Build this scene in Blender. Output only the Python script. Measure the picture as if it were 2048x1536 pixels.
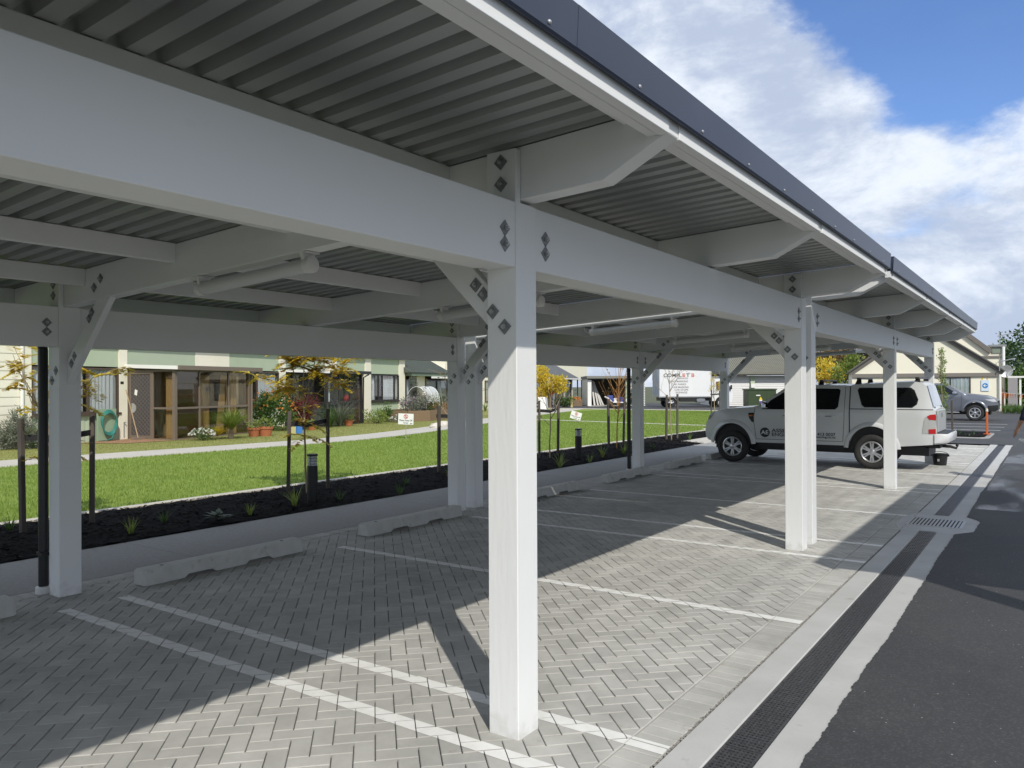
import bpy, bmesh, math, random
import numpy as np
from mathutils import Matrix, Vector
for o in list(bpy.data.objects): bpy.data.objects.remove(o)
SC = bpy.context.scene
COL = SC.collection
K = 1.12                      # survey units -> metres
H = 1.6                       # camera height in survey units
FPX = 1553.0; YAW, PIT, ROL = map(math.radians, (34.908, 0.1615, -0.2666))
# ---------------------------------------------------------------- camera
cyw, syw = math.cos(YAW), math.sin(YAW)
FW = np.array([-syw*math.cos(PIT), cyw*math.cos(PIT), math.sin(PIT)])
R0 = np.array([cyw, syw, 0.0]); U0 = np.cross(R0, FW)
RT = math.cos(ROL)*R0 + math.sin(ROL)*U0; UP = -math.sin(ROL)*R0 + math.cos(ROL)*U0
cd = bpy.data.cameras.new('camera'); cam = bpy.data.objects.new('camera', cd); COL.objects.link(cam)
cd.sensor_width = 36; cd.lens = FPX/2048*36; cd.clip_end = 3000; cd.clip_start = 0.05
M = Matrix.Identity(4)
for i in range(3):
    M[i][0] = RT[i]; M[i][1] = UP[i]; M[i][2] = -FW[i]
M[0][3], M[1][3], M[2][3] = 0, 0, H*K
cam.matrix_world = M
SC.camera = cam
# ---------------------------------------------------------------- sky
SUN = Vector((0.86, -0.705, 1.0)).normalized()
EL = math.asin(SUN.z); AZ = math.atan2(SUN.x, SUN.y)
W = bpy.data.worlds.new('World'); SC.world = W; W.use_nodes = True
nt = W.node_tree; nt.nodes.clear()
def wn(t, **kw):
    n = nt.nodes.new(t)
    for k, v in kw.items(): setattr(n, k, v)
    return n
L = nt.links.new
sky = wn('ShaderNodeTexSky', sky_type='NISHITA', sun_disc=False, sun_elevation=EL, sun_rotation=AZ)
sky.air_density = 1.0; sky.dust_density = 0.4; sky.ozone_density = 3.0
tc = wn('ShaderNodeTexCoord')
sep = wn('ShaderNodeSeparateXYZ'); L(tc.outputs['Generated'], sep.inputs[0])
def math_(op, a, b=None, clamp=False):
    n = wn('ShaderNodeMath', operation=op, use_clamp=clamp)
    for i, x in enumerate((a, b)):
        if x is None: continue
        if isinstance(x, (int, float)): n.inputs[i].default_value = x
        else: L(x, n.inputs[i])
    return n.outputs[0]
comb = wn('ShaderNodeMapping'); comb.inputs['Scale'].default_value = (1.0, 1.0, 1.9); L(tc.outputs['Generated'], comb.inputs[0])
def noise(scale, detail, rough, off, dist=0.0):
    mp = wn('ShaderNodeMapping'); mp.inputs['Location'].default_value = off; L(comb.outputs[0], mp.inputs[0])
    n = wn('ShaderNodeTexNoise'); n.inputs['Scale'].default_value = scale; n.inputs['Detail'].default_value = detail
    n.inputs['Roughness'].default_value = rough; n.inputs['Distortion'].default_value = dist
    L(mp.outputs[0], n.inputs['Vector']); return n.outputs[0]
n1 = noise(3.4, 12, 0.60, (3.1, 1.7, 0.6), 0.2)
# a break in the cloud deck, seen up to the right
gd = Vector((FW + RT*0.60 + UP*0.615)).normalized()
dt = wn('ShaderNodeVectorMath', operation='DOT_PRODUCT'); L(tc.outputs['Generated'], dt.inputs[0]); dt.inputs[1].default_value = gd
gap = wn('ShaderNodeMapRange', interpolation_type='SMOOTHSTEP'); L(dt.outputs['Value'], gap.inputs[0])
for i, v in ((1, 0.968), (2, 0.9965), (3, 0.0), (4, 0.42)): gap.inputs[i].default_value = v
cov = math_('SUBTRACT', n1, gap.outputs[0])
ramp = wn('ShaderNodeMapRange', interpolation_type='SMOOTHSTEP'); L(cov, ramp.inputs[0])
for i, v in ((1, 0.28), (2, 0.45), (3, 0.02), (4, 0.98)): ramp.inputs[i].default_value = v
n2 = noise(4.6, 12, 0.64, (7.7, 0.3, 2.0), 0.25)
cr = wn('ShaderNodeMapRange', interpolation_type='SMOOTHSTEP'); L(n2, cr.inputs[0])
for i, v in ((1, 0.42), (2, 0.64), (3, 0.0), (4, 1.0)): cr.inputs[i].default_value = v
cm = wn('ShaderNodeMix', data_type='RGBA'); L(cr.outputs[0], cm.inputs[0])
cm.inputs[6].default_value = (2.5, 2.9, 3.7, 1); cm.inputs[7].default_value = (4.35, 4.65, 5.05, 1)
sb = wn('ShaderNodeMix', data_type='RGBA', blend_type='MULTIPLY'); sb.inputs[0].default_value = 1
L(sky.outputs[0], sb.inputs[6]); sb.inputs[7].default_value = (0.52, 0.62, 0.80, 1)
mx = wn('ShaderNodeMix', data_type='RGBA'); L(ramp.outputs[0], mx.inputs[0]); L(sb.outputs[2], mx.inputs[6]); L(cm.outputs[2], mx.inputs[7])
bg = wn('ShaderNodeBackground'); L(mx.outputs[2], bg.inputs[0]); bg.inputs[1].default_value = 0.15
out = wn('ShaderNodeOutputWorld'); L(bg.outputs[0], out.inputs[0])
# ---------------------------------------------------------------- sun, exposure
sl = bpy.data.lights.new('sun', 'SUN'); sl.energy = 2.6; sl.angle = math.radians(0.53); sl.color = (1.0, 0.95, 0.86)
so = bpy.data.objects.new('sun', sl); COL.objects.link(so); so.rotation_euler = SUN.to_track_quat('Z', 'Y').to_euler()
so.location = SUN*60
SC.view_settings.view_transform = 'Standard'; SC.view_settings.look = 'None'; SC.view_settings.gamma = 1
SC.view_settings.exposure = 0.48; SC.view_settings.use_curve_mapping = False
SC.render.engine = 'CYCLES'
SC.cycles.max_bounces = 7; SC.cycles.diffuse_bounces = 3; SC.cycles.transparent_max_bounces = 12
# ---------------------------------------------------------------- helpers
rnd = random.Random(11); nr = np.random.default_rng(5)
def at(u, v, D):
    p = D*(FW + (u-1024)/FPX*RT - (v-768)/FPX*UP); return (p[0], p[1], p[2]+H)
def gnd(u, v, z=0.0):
    d = FW + (u-1024)/FPX*RT - (v-768)/FPX*UP; t = (H-z)/-d[2]; return (d[0]*t, d[1]*t, z)
_m = {}
def mat(name, col, rough=0.6, col2=None, ns=8.0, na=0.5, bs=0, bump=0.0, metal=0.0, spec=0.5, det=5, stretch=None, coat=0, emit=None, dirt=None):
    if name in _m: return _m[name]
    m = bpy.data.materials.new(name); m.use_nodes = True; t = m.node_tree; b = t.nodes['Principled BSDF']
    b.inputs['Base Color'].default_value = (*col, 1); b.inputs['Roughness'].default_value = rough
    b.inputs['Metallic'].default_value = metal; b.inputs['Specular IOR Level'].default_value = spec
    if coat: b.inputs['Coat Weight'].default_value = coat; b.inputs['Coat Roughness'].default_value = 0.06
    if emit: b.inputs['Emission Color'].default_value = (*col, 1); b.inputs['Emission Strength'].default_value = emit
    g = t.nodes.new('ShaderNodeNewGeometry'); src = g.outputs['Position']
    if stretch:
        mp = t.nodes.new('ShaderNodeMapping'); mp.inputs['Scale'].default_value = stretch; t.links.new(src, mp.inputs[0]); src = mp.outputs[0]
    def nz(s, d=det):
        n = t.nodes.new('ShaderNodeTexNoise'); n.inputs['Scale'].default_value = s; n.inputs['Detail'].default_value = d; n.inputs['Roughness'].default_value = 0.6
        t.links.new(src, n.inputs['Vector']); return n.outputs[0]
    if col2:
        r = t.nodes.new('ShaderNodeMapRange'); t.links.new(nz(ns), r.inputs[0])
        r.inputs[1].default_value = 0.5-0.25*na-0.02; r.inputs[2].default_value = 0.5+0.25*na+0.02
        x = t.nodes.new('ShaderNodeMix'); x.data_type = 'RGBA'; t.links.new(r.outputs[0], x.inputs[0])
        x.inputs[6].default_value = (*col, 1); x.inputs[7].default_value = (*col2, 1); o_ = x.outputs[2]
        if dirt:
            r2 = t.nodes.new('ShaderNodeMapRange'); t.links.new(nz(dirt[0], 8), r2.inputs[0]); r2.inputs[1].default_value = dirt[1]; r2.inputs[2].default_value = dirt[1]+0.12
            x2 = t.nodes.new('ShaderNodeMix'); x2.data_type = 'RGBA'; t.links.new(r2.outputs[0], x2.inputs[0]); t.links.new(o_, x2.inputs[6]); x2.inputs[7].default_value = (*dirt[2], 1); o_ = x2.outputs[2]
        t.links.new(o_, b.inputs['Base Color'])
    if bump:
        bp = t.nodes.new('ShaderNodeBump'); bp.inputs['Strength'].default_value = bump; bp.inputs['Distance'].default_value = 0.01
        t.links.new(nz(bs, 6), bp.inputs['Height']); t.links.new(bp.outputs[0], b.inputs['Normal'])
    _m[name] = m; return m
def leafmat(name, c1, c2, trans=0.35):
    if name in _m: return _m[name]
    m = bpy.data.materials.new(name); m.use_nodes = True; t = m.node_tree; b = t.nodes['Principled BSDF']; b.inputs['Roughness'].default_value = 0.5
    a = t.nodes.new('ShaderNodeAttribute'); a.attribute_name = 'tone'
    x = t.nodes.new('ShaderNodeMix'); x.data_type = 'RGBA'; x.inputs[6].default_value = (*c1, 1); x.inputs[7].default_value = (*c2, 1)
    t.links.new(a.outputs['Fac'], x.inputs[0]); t.links.new(x.outputs[2], b.inputs['Base Color'])
    tr = t.nodes.new('ShaderNodeBsdfTranslucent'); t.links.new(x.outputs[2], tr.inputs[0])
    ms = t.nodes.new('ShaderNodeMixShader'); ms.inputs[0].default_value = trans
    t.links.new(b.outputs[0], ms.inputs[1]); t.links.new(tr.outputs[0], ms.inputs[2]); t.links.new(ms.outputs[0], t.nodes['Material Output'].inputs[0])
    _m[name] = m; return m
def glassmat(name, tint=(0.5, 0.5, 0.5), refl=1.0):
    if name in _m: return _m[name]
    m = bpy.data.materials.new(name); m.use_nodes = True; t = m.node_tree; t.nodes.clear()
    tr = t.nodes.new('ShaderNodeBsdfTransparent'); tr.inputs[0].default_value = (*tint, 1)
    gl = t.nodes.new('ShaderNodeBsdfGlossy'); gl.inputs['Roughness'].default_value = 0.02; gl.inputs[0].default_value = (refl, refl, refl, 1)
    lw = t.nodes.new('ShaderNodeLayerWeight'); lw.inputs[0].default_value = 0.5; pw = t.nodes.new('ShaderNodeMath'); pw.operation = 'POWER'; pw.inputs[1].default_value = 4.0; t.links.new(lw.outputs['Facing'], pw.inputs[0]); fr = t.nodes.new('ShaderNodeMath'); fr.operation = 'MULTIPLY_ADD'; fr.inputs[1].default_value = 0.85; fr.inputs[2].default_value = 0.05; t.links.new(pw.outputs[0], fr.inputs[0])
    ms = t.nodes.new('ShaderNodeMixShader'); o_ = t.nodes.new('ShaderNodeOutputMaterial')
    t.links.new(fr.outputs[0], ms.inputs[0]); t.links.new(tr.outputs[0], ms.inputs[1]); t.links.new(gl.outputs[0], ms.inputs[2]); t.links.new(ms.outputs[0], o_.inputs[0])
    _m[name] = m; return m

class MB:
    def __init__(s): s.v = []; s.f = []; s.m = []; s.t = None
    def add(s, vs, fs, mi=0):
        n = len(s.v); s.v += [tuple(map(float, p)) for p in vs]; s.f += [tuple(i+n for i in f) for f in fs]; s.m += [mi]*len(fs); return s
    def box(s, x0, x1, y0, y1, z0, z1, mi=0):
        return s.add([(x0,y0,z0),(x1,y0,z0),(x1,y1,z0),(x0,y1,z0),(x0,y0,z1),(x1,y0,z1),(x1,y1,z1),(x0,y1,z1)],
                     [(0,3,2,1),(4,5,6,7),(0,1,5,4),(1,2,6,5),(2,3,7,6),(3,0,4,7)], mi)
    def bar(s, p, q, w, h, mi=0, up=(0,0,1)):
        p = np.array(p, float); q = np.array(q, float); d = q-p; d /= np.linalg.norm(d)
        a = np.cross(d, up)
        if np.linalg.norm(a) < 1e-4: a = np.cross(d, (1,0,0))
        a /= np.linalg.norm(a); b = np.cross(a, d); a = a*w/2; b = b*h/2
        return s.add([p-a-b,p+a-b,p+a+b,p-a+b,q-a-b,q+a-b,q+a+b,q-a+b], [(0,1,2,3),(7,6,5,4),(0,4,5,1),(1,5,6,2),(2,6,7,3),(3,7,4,0)], mi)
    def prism(s, poly, ax, a, b, mi=0):
        n = len(poly)
        f = {'y': lambda p, t: (p[0], t, p[1]), 'x': lambda p, t: (t, p[0], p[1]), 'z': lambda p, t: (p[0], p[1], t)}[ax]
        return s.add([f(p, a) for p in poly]+[f(p, b) for p in poly],
                     [tuple(range(n)), tuple(range(2*n-1, n-1, -1))]+[(i, i+n, (i+1) % n+n, (i+1) % n) for i in range(n)], mi)
    def tube(s, pts, rad, n=8, mi=0, cap=True):
        pts = [np.array(p, float) for p in pts]; k = len(pts)
        if not hasattr(rad, '__len__'): rad = [rad]*k
        vs = []; ref = np.array((0.13, 0.29, 0.95))
        for i, p in enumerate(pts):
            d = pts[min(i+1, k-1)]-pts[max(i-1, 0)]; d = d/(np.linalg.norm(d)+1e-9)
            if abs(d @ ref) > 0.97: ref = np.array((0.9, 0.3, 0.1))
            a = np.cross(d, ref); a /= np.linalg.norm(a); b = np.cross(d, a)
            for j in range(n):
                t = 2*math.pi*j/n; vs.append(p+rad[i]*(a*math.cos(t)+b*math.sin(t)))
        fs = [(i*n+j, i*n+(j+1) % n, (i+1)*n+(j+1) % n, (i+1)*n+j) for i in range(k-1) for j in range(n)]
        if cap: fs += [tuple(range(n-1, -1, -1)), tuple((k-1)*n+j for j in range(n))]
        return s.add(vs, fs, mi)
    def lathe(s, prof, n=20, c=(0,0,0), ax='z', mi=0):
        vs = []
        for r, z in prof:
            for j in range(n):
                t = 2*math.pi*j/n; a, b = r*math.cos(t), r*math.sin(t)
                p = {'z': (a, b, z), 'y': (a, z, b), 'x': (z, a, b)}[ax]; vs.append((p[0]+c[0], p[1]+c[1], p[2]+c[2]))
        k = len(prof)
        return s.add(vs, [(i*n+j, i*n+(j+1) % n, (i+1)*n+(j+1) % n, (i+1)*n+j) for i in range(k-1) for j in range(n)], mi)
    def mesh(s, name, mats, sm=False, bev=0, ang=40, org=(0,0,0)):
        me = bpy.data.meshes.new(name)
        v = (np.array(s.v, float)-np.array(org))*K
        me.from_pydata(v.tolist(), [], s.f)
        for m_ in (mats if isinstance(mats, (list, tuple)) else [mats]): me.materials.append(m_)
        if any(s.m): me.polygons.foreach_set('material_index', s.m)
        bm = bmesh.new()
        if not getattr(s, 'raw', False): bm.from_mesh(me); bmesh.ops.recalc_face_normals(bm, faces=bm.faces)
        if bev: bmesh.ops.bevel(bm, geom=[e for e in bm.edges if len(e.link_faces) == 2 and e.calc_face_angle(0) > 0.5], offset=bev*K, segments=1, affect='EDGES')
        if not getattr(s, 'raw', False): bm.to_mesh(me)
        bm.free()
        if s.t is not None and len(s.t) == len(me.polygons):
            a = me.attributes.new('tone', 'FLOAT', 'FACE'); a.data.foreach_set('value', s.t)
        if sm:
            me.polygons.foreach_set('use_smooth', [True]*len(me.polygons)); me.set_sharp_from_angle(angle=math.radians(ang))
        me.update(); return me
ORG = {}
def thing(name, label, cat, loc=(0,0,0), rz=0.0, group=None, local=False):
    o = bpy.data.objects.new(name, None); COL.objects.link(o); o.empty_display_size = 0.2
    o.location = [c*K for c in loc]; o.rotation_euler = (0, 0, rz); o['label'] = label; o['category'] = cat
    if group: o['group'] = group
    ORG[o.name] = (0,0,0) if local else tuple(loc); return o
def link(name, me, parent=None):
    o = bpy.data.objects.new(name, me); COL.objects.link(o)
    if parent: o.parent = parent
    return o
def part(name, mb, mats, T, sm=False, bev=0, ang=40, label=None, kind=None):
    root = T
    o = link(name, mb.mesh(name, mats, sm, bev, ang, ORG[root.name]), T); ORG[o.name] = ORG[root.name]
    if label: o['label'] = label
    if kind: o['kind'] = kind
    return o
def single(name, mb, mats, label=None, cat=None, group=None, kind=None, sm=False, bev=0, org=(0,0,0), ang=40):
    o = link(name, mb.mesh(name, mats, sm, bev, ang, org)); o.location = [c*K for c in org]
    if label: o['label'] = label
    if cat: o['category'] = cat
    if group: o['group'] = group
    if kind: o['kind'] = kind
    ORG[o.name] = tuple(org); return o
def copytree(o, parent=None):
    c = o.copy(); COL.objects.link(c); c.parent = parent; ORG[c.name] = ORG.get(o.name, (0,0,0))
    for ch in o.children: copytree(ch, c)
    return c
def inst(name, me, T, loc, rot=(0,0,0)):
    o = link(name, me, T); g = ORG[T.name]; o.location = [(a-b)*K for a, b in zip(loc, g)]; o.rotation_euler = rot; return o
def text_mesh(s, size, font=None):
    cu = bpy.data.curves.new('lettering', 'FONT'); cu.body = s; cu.size = size*K; cu.align_x = 'LEFT'; cu.extrude = 0.0006; cu.offset = size*K*0.014
    o = bpy.data.objects.new('lettering', cu); COL.objects.link(o); bpy.context.view_layer.update()
    me = bpy.data.meshes.new_from_object(o.evaluated_get(bpy.context.evaluated_depsgraph_get())); bpy.data.objects.remove(o); bpy.data.curves.remove(cu)
    return me
def lettering(s, size, T, loc, rot, m, width=None, bold=0.0, sx=1.0):
    me = text_mesh(s, size); me.materials.clear(); me.materials.append(m)
    v = np.array([x.co[:] for x in me.vertices])
    w0 = v[:, 0].max()-v[:, 0].min()
    f = (width*K/w0) if width else sx
    for x in me.vertices: x.co.x *= f
    o = inst('lettering', me, T, loc, rot); return o
def clip(poly, x0, x1, y0, y1):
    for ax, lim, sg in ((0, x0, 1), (0, x1, -1), (1, y0, 1), (1, y1, -1)):
        o_ = []; n = len(poly)
        for i in range(n):
            a, b = poly[i], poly[(i+1) % n]; da, db = sg*(a[ax]-lim), sg*(b[ax]-lim)
            if da >= 0: o_.append(a)
            if (da > 0 and db < 0) or (da < 0 and db > 0):
                t = da/(da-db); o_.append((a[0]+t*(b[0]-a[0]), a[1]+t*(b[1]-a[1])))
        poly = o_
        if len(poly) < 3: return []
    return poly
# ================================================================ GROUND
concrete = mat('concrete', (0.40,0.40,0.385), 0.85, (0.50,0.50,0.49), 1.8, 0.9, 60, 0.25, dirt=(6.0, 0.62, (0.33,0.32,0.30)))
old_conc = mat('concrete_path', (0.24,0.24,0.235), 0.9, (0.31,0.31,0.30), 22, 0.8, 160, 0.5, dirt=(1.5, 0.6, (0.25,0.25,0.24)))
pale_conc = mat('pale_concrete', (0.50,0.47,0.41), 0.9, (0.42,0.40,0.36), 1.2, 0.9, 60, 0.2)
def asphalt_mat(name, c1, c2, rough):
    m = mat(name, c1, rough, c2, 0.55, 0.9, 230, 0.35, spec=0.4, dirt=(2.2, 0.62, (0.078,0.076,0.074))); t = m.node_tree; b = t.nodes['Principled BSDF']
    g = t.nodes.new('ShaderNodeNewGeometry')
    vo = t.nodes.new('ShaderNodeTexVoronoi'); vo.inputs['Scale'].default_value = 95; t.links.new(g.outputs['Position'], vo.inputs['Vector'])
    r = t.nodes.new('ShaderNodeMapRange'); t.links.new(vo.outputs['Color'], r.inputs[0]); r.inputs[1].default_value = 0.55; r.inputs[2].default_value = 1.0; r.inputs[3].default_value = 0.85; r.inputs[4].default_value = 1.5
    src = b.inputs['Base Color'].links[0].from_socket
    x = t.nodes.new('ShaderNodeMix'); x.data_type = 'RGBA'; x.blend_type = 'MULTIPLY'; x.inputs[0].default_value = 1
    t.links.new(src, x.inputs[6]); t.links.new(r.outputs[0], x.inputs[7])
    v2 = t.nodes.new('ShaderNodeTexVoronoi'); v2.inputs['Scale'].default_value = 34; t.links.new(g.outputs['Position'], v2.inputs['Vector'])
    sc_ = t.nodes.new('ShaderNodeSeparateColor'); t.links.new(v2.outputs['Color'], sc_.inputs[0])
    m1 = t.nodes.new('ShaderNodeMath'); m1.operation = 'GREATER_THAN'; m1.inputs[1].default_value = 0.965; t.links.new(sc_.outputs[0], m1.inputs[0])
    m2 = t.nodes.new('ShaderNodeMath'); m2.operation = 'LESS_THAN'; m2.inputs[1].default_value = 0.16; t.links.new(v2.outputs['Distance'], m2.inputs[0])
    m3 = t.nodes.new('ShaderNodeMath'); m3.operation = 'MULTIPLY'; t.links.new(m1.outputs[0], m3.inputs[0]); t.links.new(m2.outputs[0], m3.inputs[1])
    y_ = t.nodes.new('ShaderNodeMix'); y_.data_type = 'RGBA'; t.links.new(m3.outputs[0], y_.inputs[0]); t.links.new(x.outputs[2], y_.inputs[6]); y_.inputs[7].default_value = (0.36,0.35,0.33,1)
    t.links.new(y_.outputs[2], b.inputs['Base Color']); return m
asphalt = asphalt_mat('asphalt', (0.042,0.044,0.048), (0.072,0.071,0.070), 0.72)
soil = mat('soil', (0.10,0.10,0.06), 0.95, (0.07,0.09,0.04), 0.4, 0.9)
mulch_m = mat('mulch', (0.004,0.004,0.0045), 0.95, (0.012,0.011,0.011), 30, 0.9, 60, 0.8, spec=0.08)
def sheet(name, poly, z, m, kind='structure', thick=0.0):
    mb = MB()
    if thick: mb.prism(poly, 'z', z-thick, z)
    else: mb.add([(x, y, z) for x, y in poly], [tuple(range(len(poly)))])
    return single(name, mb, m, kind=kind)
def rect(x0, x1, y0, y1): return [(x0,y0),(x1,y0),(x1,y1),(x0,y1)]
sheet('ground', rect(-900,900,-900,900), -0.16, soil)
# asphalt with a ragged edge against the drain concrete
edge = []; y = -8.0
e = 0.0
while y < 24:
    dd = 0.008 if y < 12 else 0.05
    e = 0.70*e + rnd.uniform(-0.0038, 0.0038)
    bul = 0
    if 9.45 < y < 10.75: bul = 0.16*min(1, (y-9.45)/0.25, (10.75-y)/0.25)
    edge.append((-0.874+e+bul+0.006*math.sin(y*1.3)+0.004*math.sin(y*3.7), y)); y += dd
sheet('road', edge+[(-0.874, 24), (-9.2, 24.01), (-9.2, 46.4), (-70, 46.4), (-70, 66), (14, 66), (14, -8)], 0.006, asphalt)
wet = mat('wet_asphalt', (0.030,0.033,0.04), 0.16, (0.045,0.047,0.052), 1.4, 0.9, 120, 0.25, spec=0.6)
t_ = wet.node_tree; g_ = t_.nodes.new('ShaderNodeNewGeometry'); n_ = t_.nodes.new('ShaderNodeTexNoise'); n_.inputs['Scale'].default_value = 0.9; n_.inputs['Detail'].default_value = 7
mp_ = t_.nodes.new('ShaderNodeMapping'); mp_.inputs['Scale'].default_value = (1.0, 0.35, 1); t_.links.new(g_.outputs['Position'], mp_.inputs[0]); t_.links.new(mp_.outputs[0], n_.inputs['Vector'])
r_ = t_.nodes.new('ShaderNodeMapRange'); t_.links.new(n_.outputs[0], r_.inputs[0]); r_.inputs[1].default_value = 0.47; r_.inputs[2].default_value = 0.60
tr_ = t_.nodes.new('ShaderNodeBsdfTransparent'); ms_ = t_.nodes.new('ShaderNodeMixShader'); t_.links.new(r_.outputs[0], ms_.inputs[0]); t_.links.new(tr_.outputs[0], ms_.inputs[1]); t_.links.new(t_.nodes['Principled BSDF'].outputs[0], ms_.inputs[2]); t_.links.new(ms_.outputs[0], t_.nodes['Material Output'].inputs[0])
sheet('wet_patch', rect(-0.84, 3.5, 11.5, 27), 0.0095, wet)
# ---- drain
drain = thing('trench_drain', 'long trench drain with black slotted grates between concrete strips, beside the asphalt', 'drain', (-1.13, 4, 0))
def strip(x0, x1, y0, y1, T, name='concrete_strip'):
    mb = MB(); mb.box(x0, x1, y0, y1, -0.12, 0.002); return part(name, mb, concrete, T, bev=0.006)
strip(-1.386, -1.219, -3, 9.40, drain); strip(-1.045, -0.84, -3, 9.40, drain)
strip(-1.386, -1.219, 10.86, 24, drain); strip(-1.045, -0.84, 10.86, 24, drain)
mb = MB(); mb.prism([(-1.386,9.404),(-1.219,9.404),(-1.2185,9.52),(-1.0455,9.52),(-1.045,9.404),(-0.80,9.404),(-0.80,9.5),(-0.70,9.75),(-0.70,10.45),(-0.80,10.7),(-0.80,10.856),(-1.045,10.856),(-1.0455,10.72),(-1.2185,10.72),(-1.219,10.856),(-1.386,10.856),(-1.50,10.45),(-1.50,9.80)], 'z', -0.12, 0.0022)
part('concrete_apron', mb, concrete, drain)
dark_iron = mat('grate_iron', (0.055,0.058,0.065), 0.34, (0.13,0.13,0.135), 40, 0.8, 90, 0.3, metal=0.45, dirt=(14, 0.66, (0.10,0.085,0.06)))
mb = MB(); mb.box(-1.222, -1.042, -3, 24, -0.16, -0.09); part('channel', mb, mat('drain_floor', (0.008,0.008,0.009), 0.9), drain)
gl = 0.4404
mb = MB(); n = 16
mb.box(-0.0845, -0.074, 0.003, gl-0.003, -0.03, 0); mb.box(0.074, 0.0845, 0.003, gl-0.003, -0.03, 0)
for i in range(9):
    x = -0.074+0.148*i/8; mb.box(x-0.0042, x+0.0042, 0.014, gl-0.014, -0.028, -0.0015)
for j in range(n+1):
    yy = 0.004+(gl-0.020)*j/n; mb.box(-0.0735, 0.0735, yy, yy+0.012, -0.026, 0.0 if j % 2 else -0.0008)
grate = mb.mesh('grate', dark_iron)
g0 = 3.39-gl*9
ys_ = [g0+gl*j for j in range(20) if g0+gl*j+gl < 9.53]; y2_ = 10.725
while y2_ < 23.5: ys_.append(y2_); y2_ += gl
for y in ys_: inst('grate', grate, drain, (-1.132, y, -0.003))
y3_ = max(y for y in ys_ if y < 9.6)+gl; gi_ = inst('grate', grate, drain, (-1.132, y3_, -0.003)); gi_.scale = (1, (9.518-y3_)/gl, 1)
sump = thing('sump_cover', 'square slotted pit cover of pale bars set in the drain apron', 'drain cover', (-1.12, 10.1, 0))
mb = MB(); mb.box(-1.40,-0.84,9.84,9.87,-0.02,0.008); mb.box(-1.40,-0.84,10.40,10.43,-0.02,0.008); mb.box(-1.40,-1.37,9.871,10.399,-0.02,0.008); mb.box(-0.87,-0.84,9.871,10.399,-0.02,0.008)
galv = mat('galvanised', (0.42,0.43,0.44), 0.42, (0.52,0.53,0.54), 12, 0.7, metal=0.7)
part('frame', mb, galv, sump)
for i in range(13):
    x = -1.36+0.038*i; mb = MB(); mb.box(x, x+0.022, 9.873, 10.397, -0.03, 0.006); part('bar', mb, galv, sump)
mb = MB(); mb.box(-1.37,-0.87,9.87,10.40,0.0045,0.005); part('pit', mb, mat('pit_dark', (0.02,0.02,0.02), 0.9), sump)
# ---- paving
WB = 0.0938; SQ = math.sqrt(0.5)
px0, px1, py0, py1 = -6.42, -1.583, -1.5, 23.6
def ab(a, b): return ((a-b)*SQ, (a+b)*SQ)
JT, CH = 0.0046, 0.0038
bricks = []   # (poly base, poly top, centre, orient)
a0, b0 = -0.2821, 3.85
for i in range(-160, 160):
    for j in range(-90, 90):
        for o_, (u0, w0, uu, ww) in enumerate(((0,0,2,1),(0,1,1,2))):
            ba, bb = a0+WB*(i+2*j+u0), b0+WB*(i-2*j+w0)
            ca, cb = ba+WB*uu/2, bb+WB*ww/2
            cx, cy = ab(ca, cb)
            if not (px0-0.14 < cx < px1+0.14 and py0-0.14 < cy < py1+0.14): continue
            def rp(e_): return [ab(ba+e_, bb+e_), ab(ba+WB*uu-e_, bb+e_), ab(ba+WB*uu-e_, bb+WB*ww-e_), ab(ba+e_, bb+WB*ww-e_)]
            P1 = rp(JT/2); full = all(px0 < p[0] < px1 and py0 < p[1] < py1 for p in P1)
            P1 = clip(P1, px0, px1-0.002, py0, py1)
            P2 = clip(rp(JT/2+CH), px0+CH, px1-0.002-CH, py0, py1)
            if len(P1) < 3 or len(P2) < 3: continue
            bricks.append((P1, P2, (cx, cy), o_ if full else None))
for xa, xb in ((-1.580, -1.398), (-6.605, -6.424)):
    y = py0
    while y < py1:
        bricks.append(([(xa,y+JT/2),(xb,y+JT/2),(xb,y+WB-JT/2),(xa,y+WB-JT/2)], [(xa+CH,y+JT/2+CH),(xb-CH,y+JT/2+CH),(xb-CH,y+WB-JT/2-CH),(xa+CH,y+WB-JT/2-CH)], ((xa+xb)/2, y+WB/2), 2)); y += WB
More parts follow.
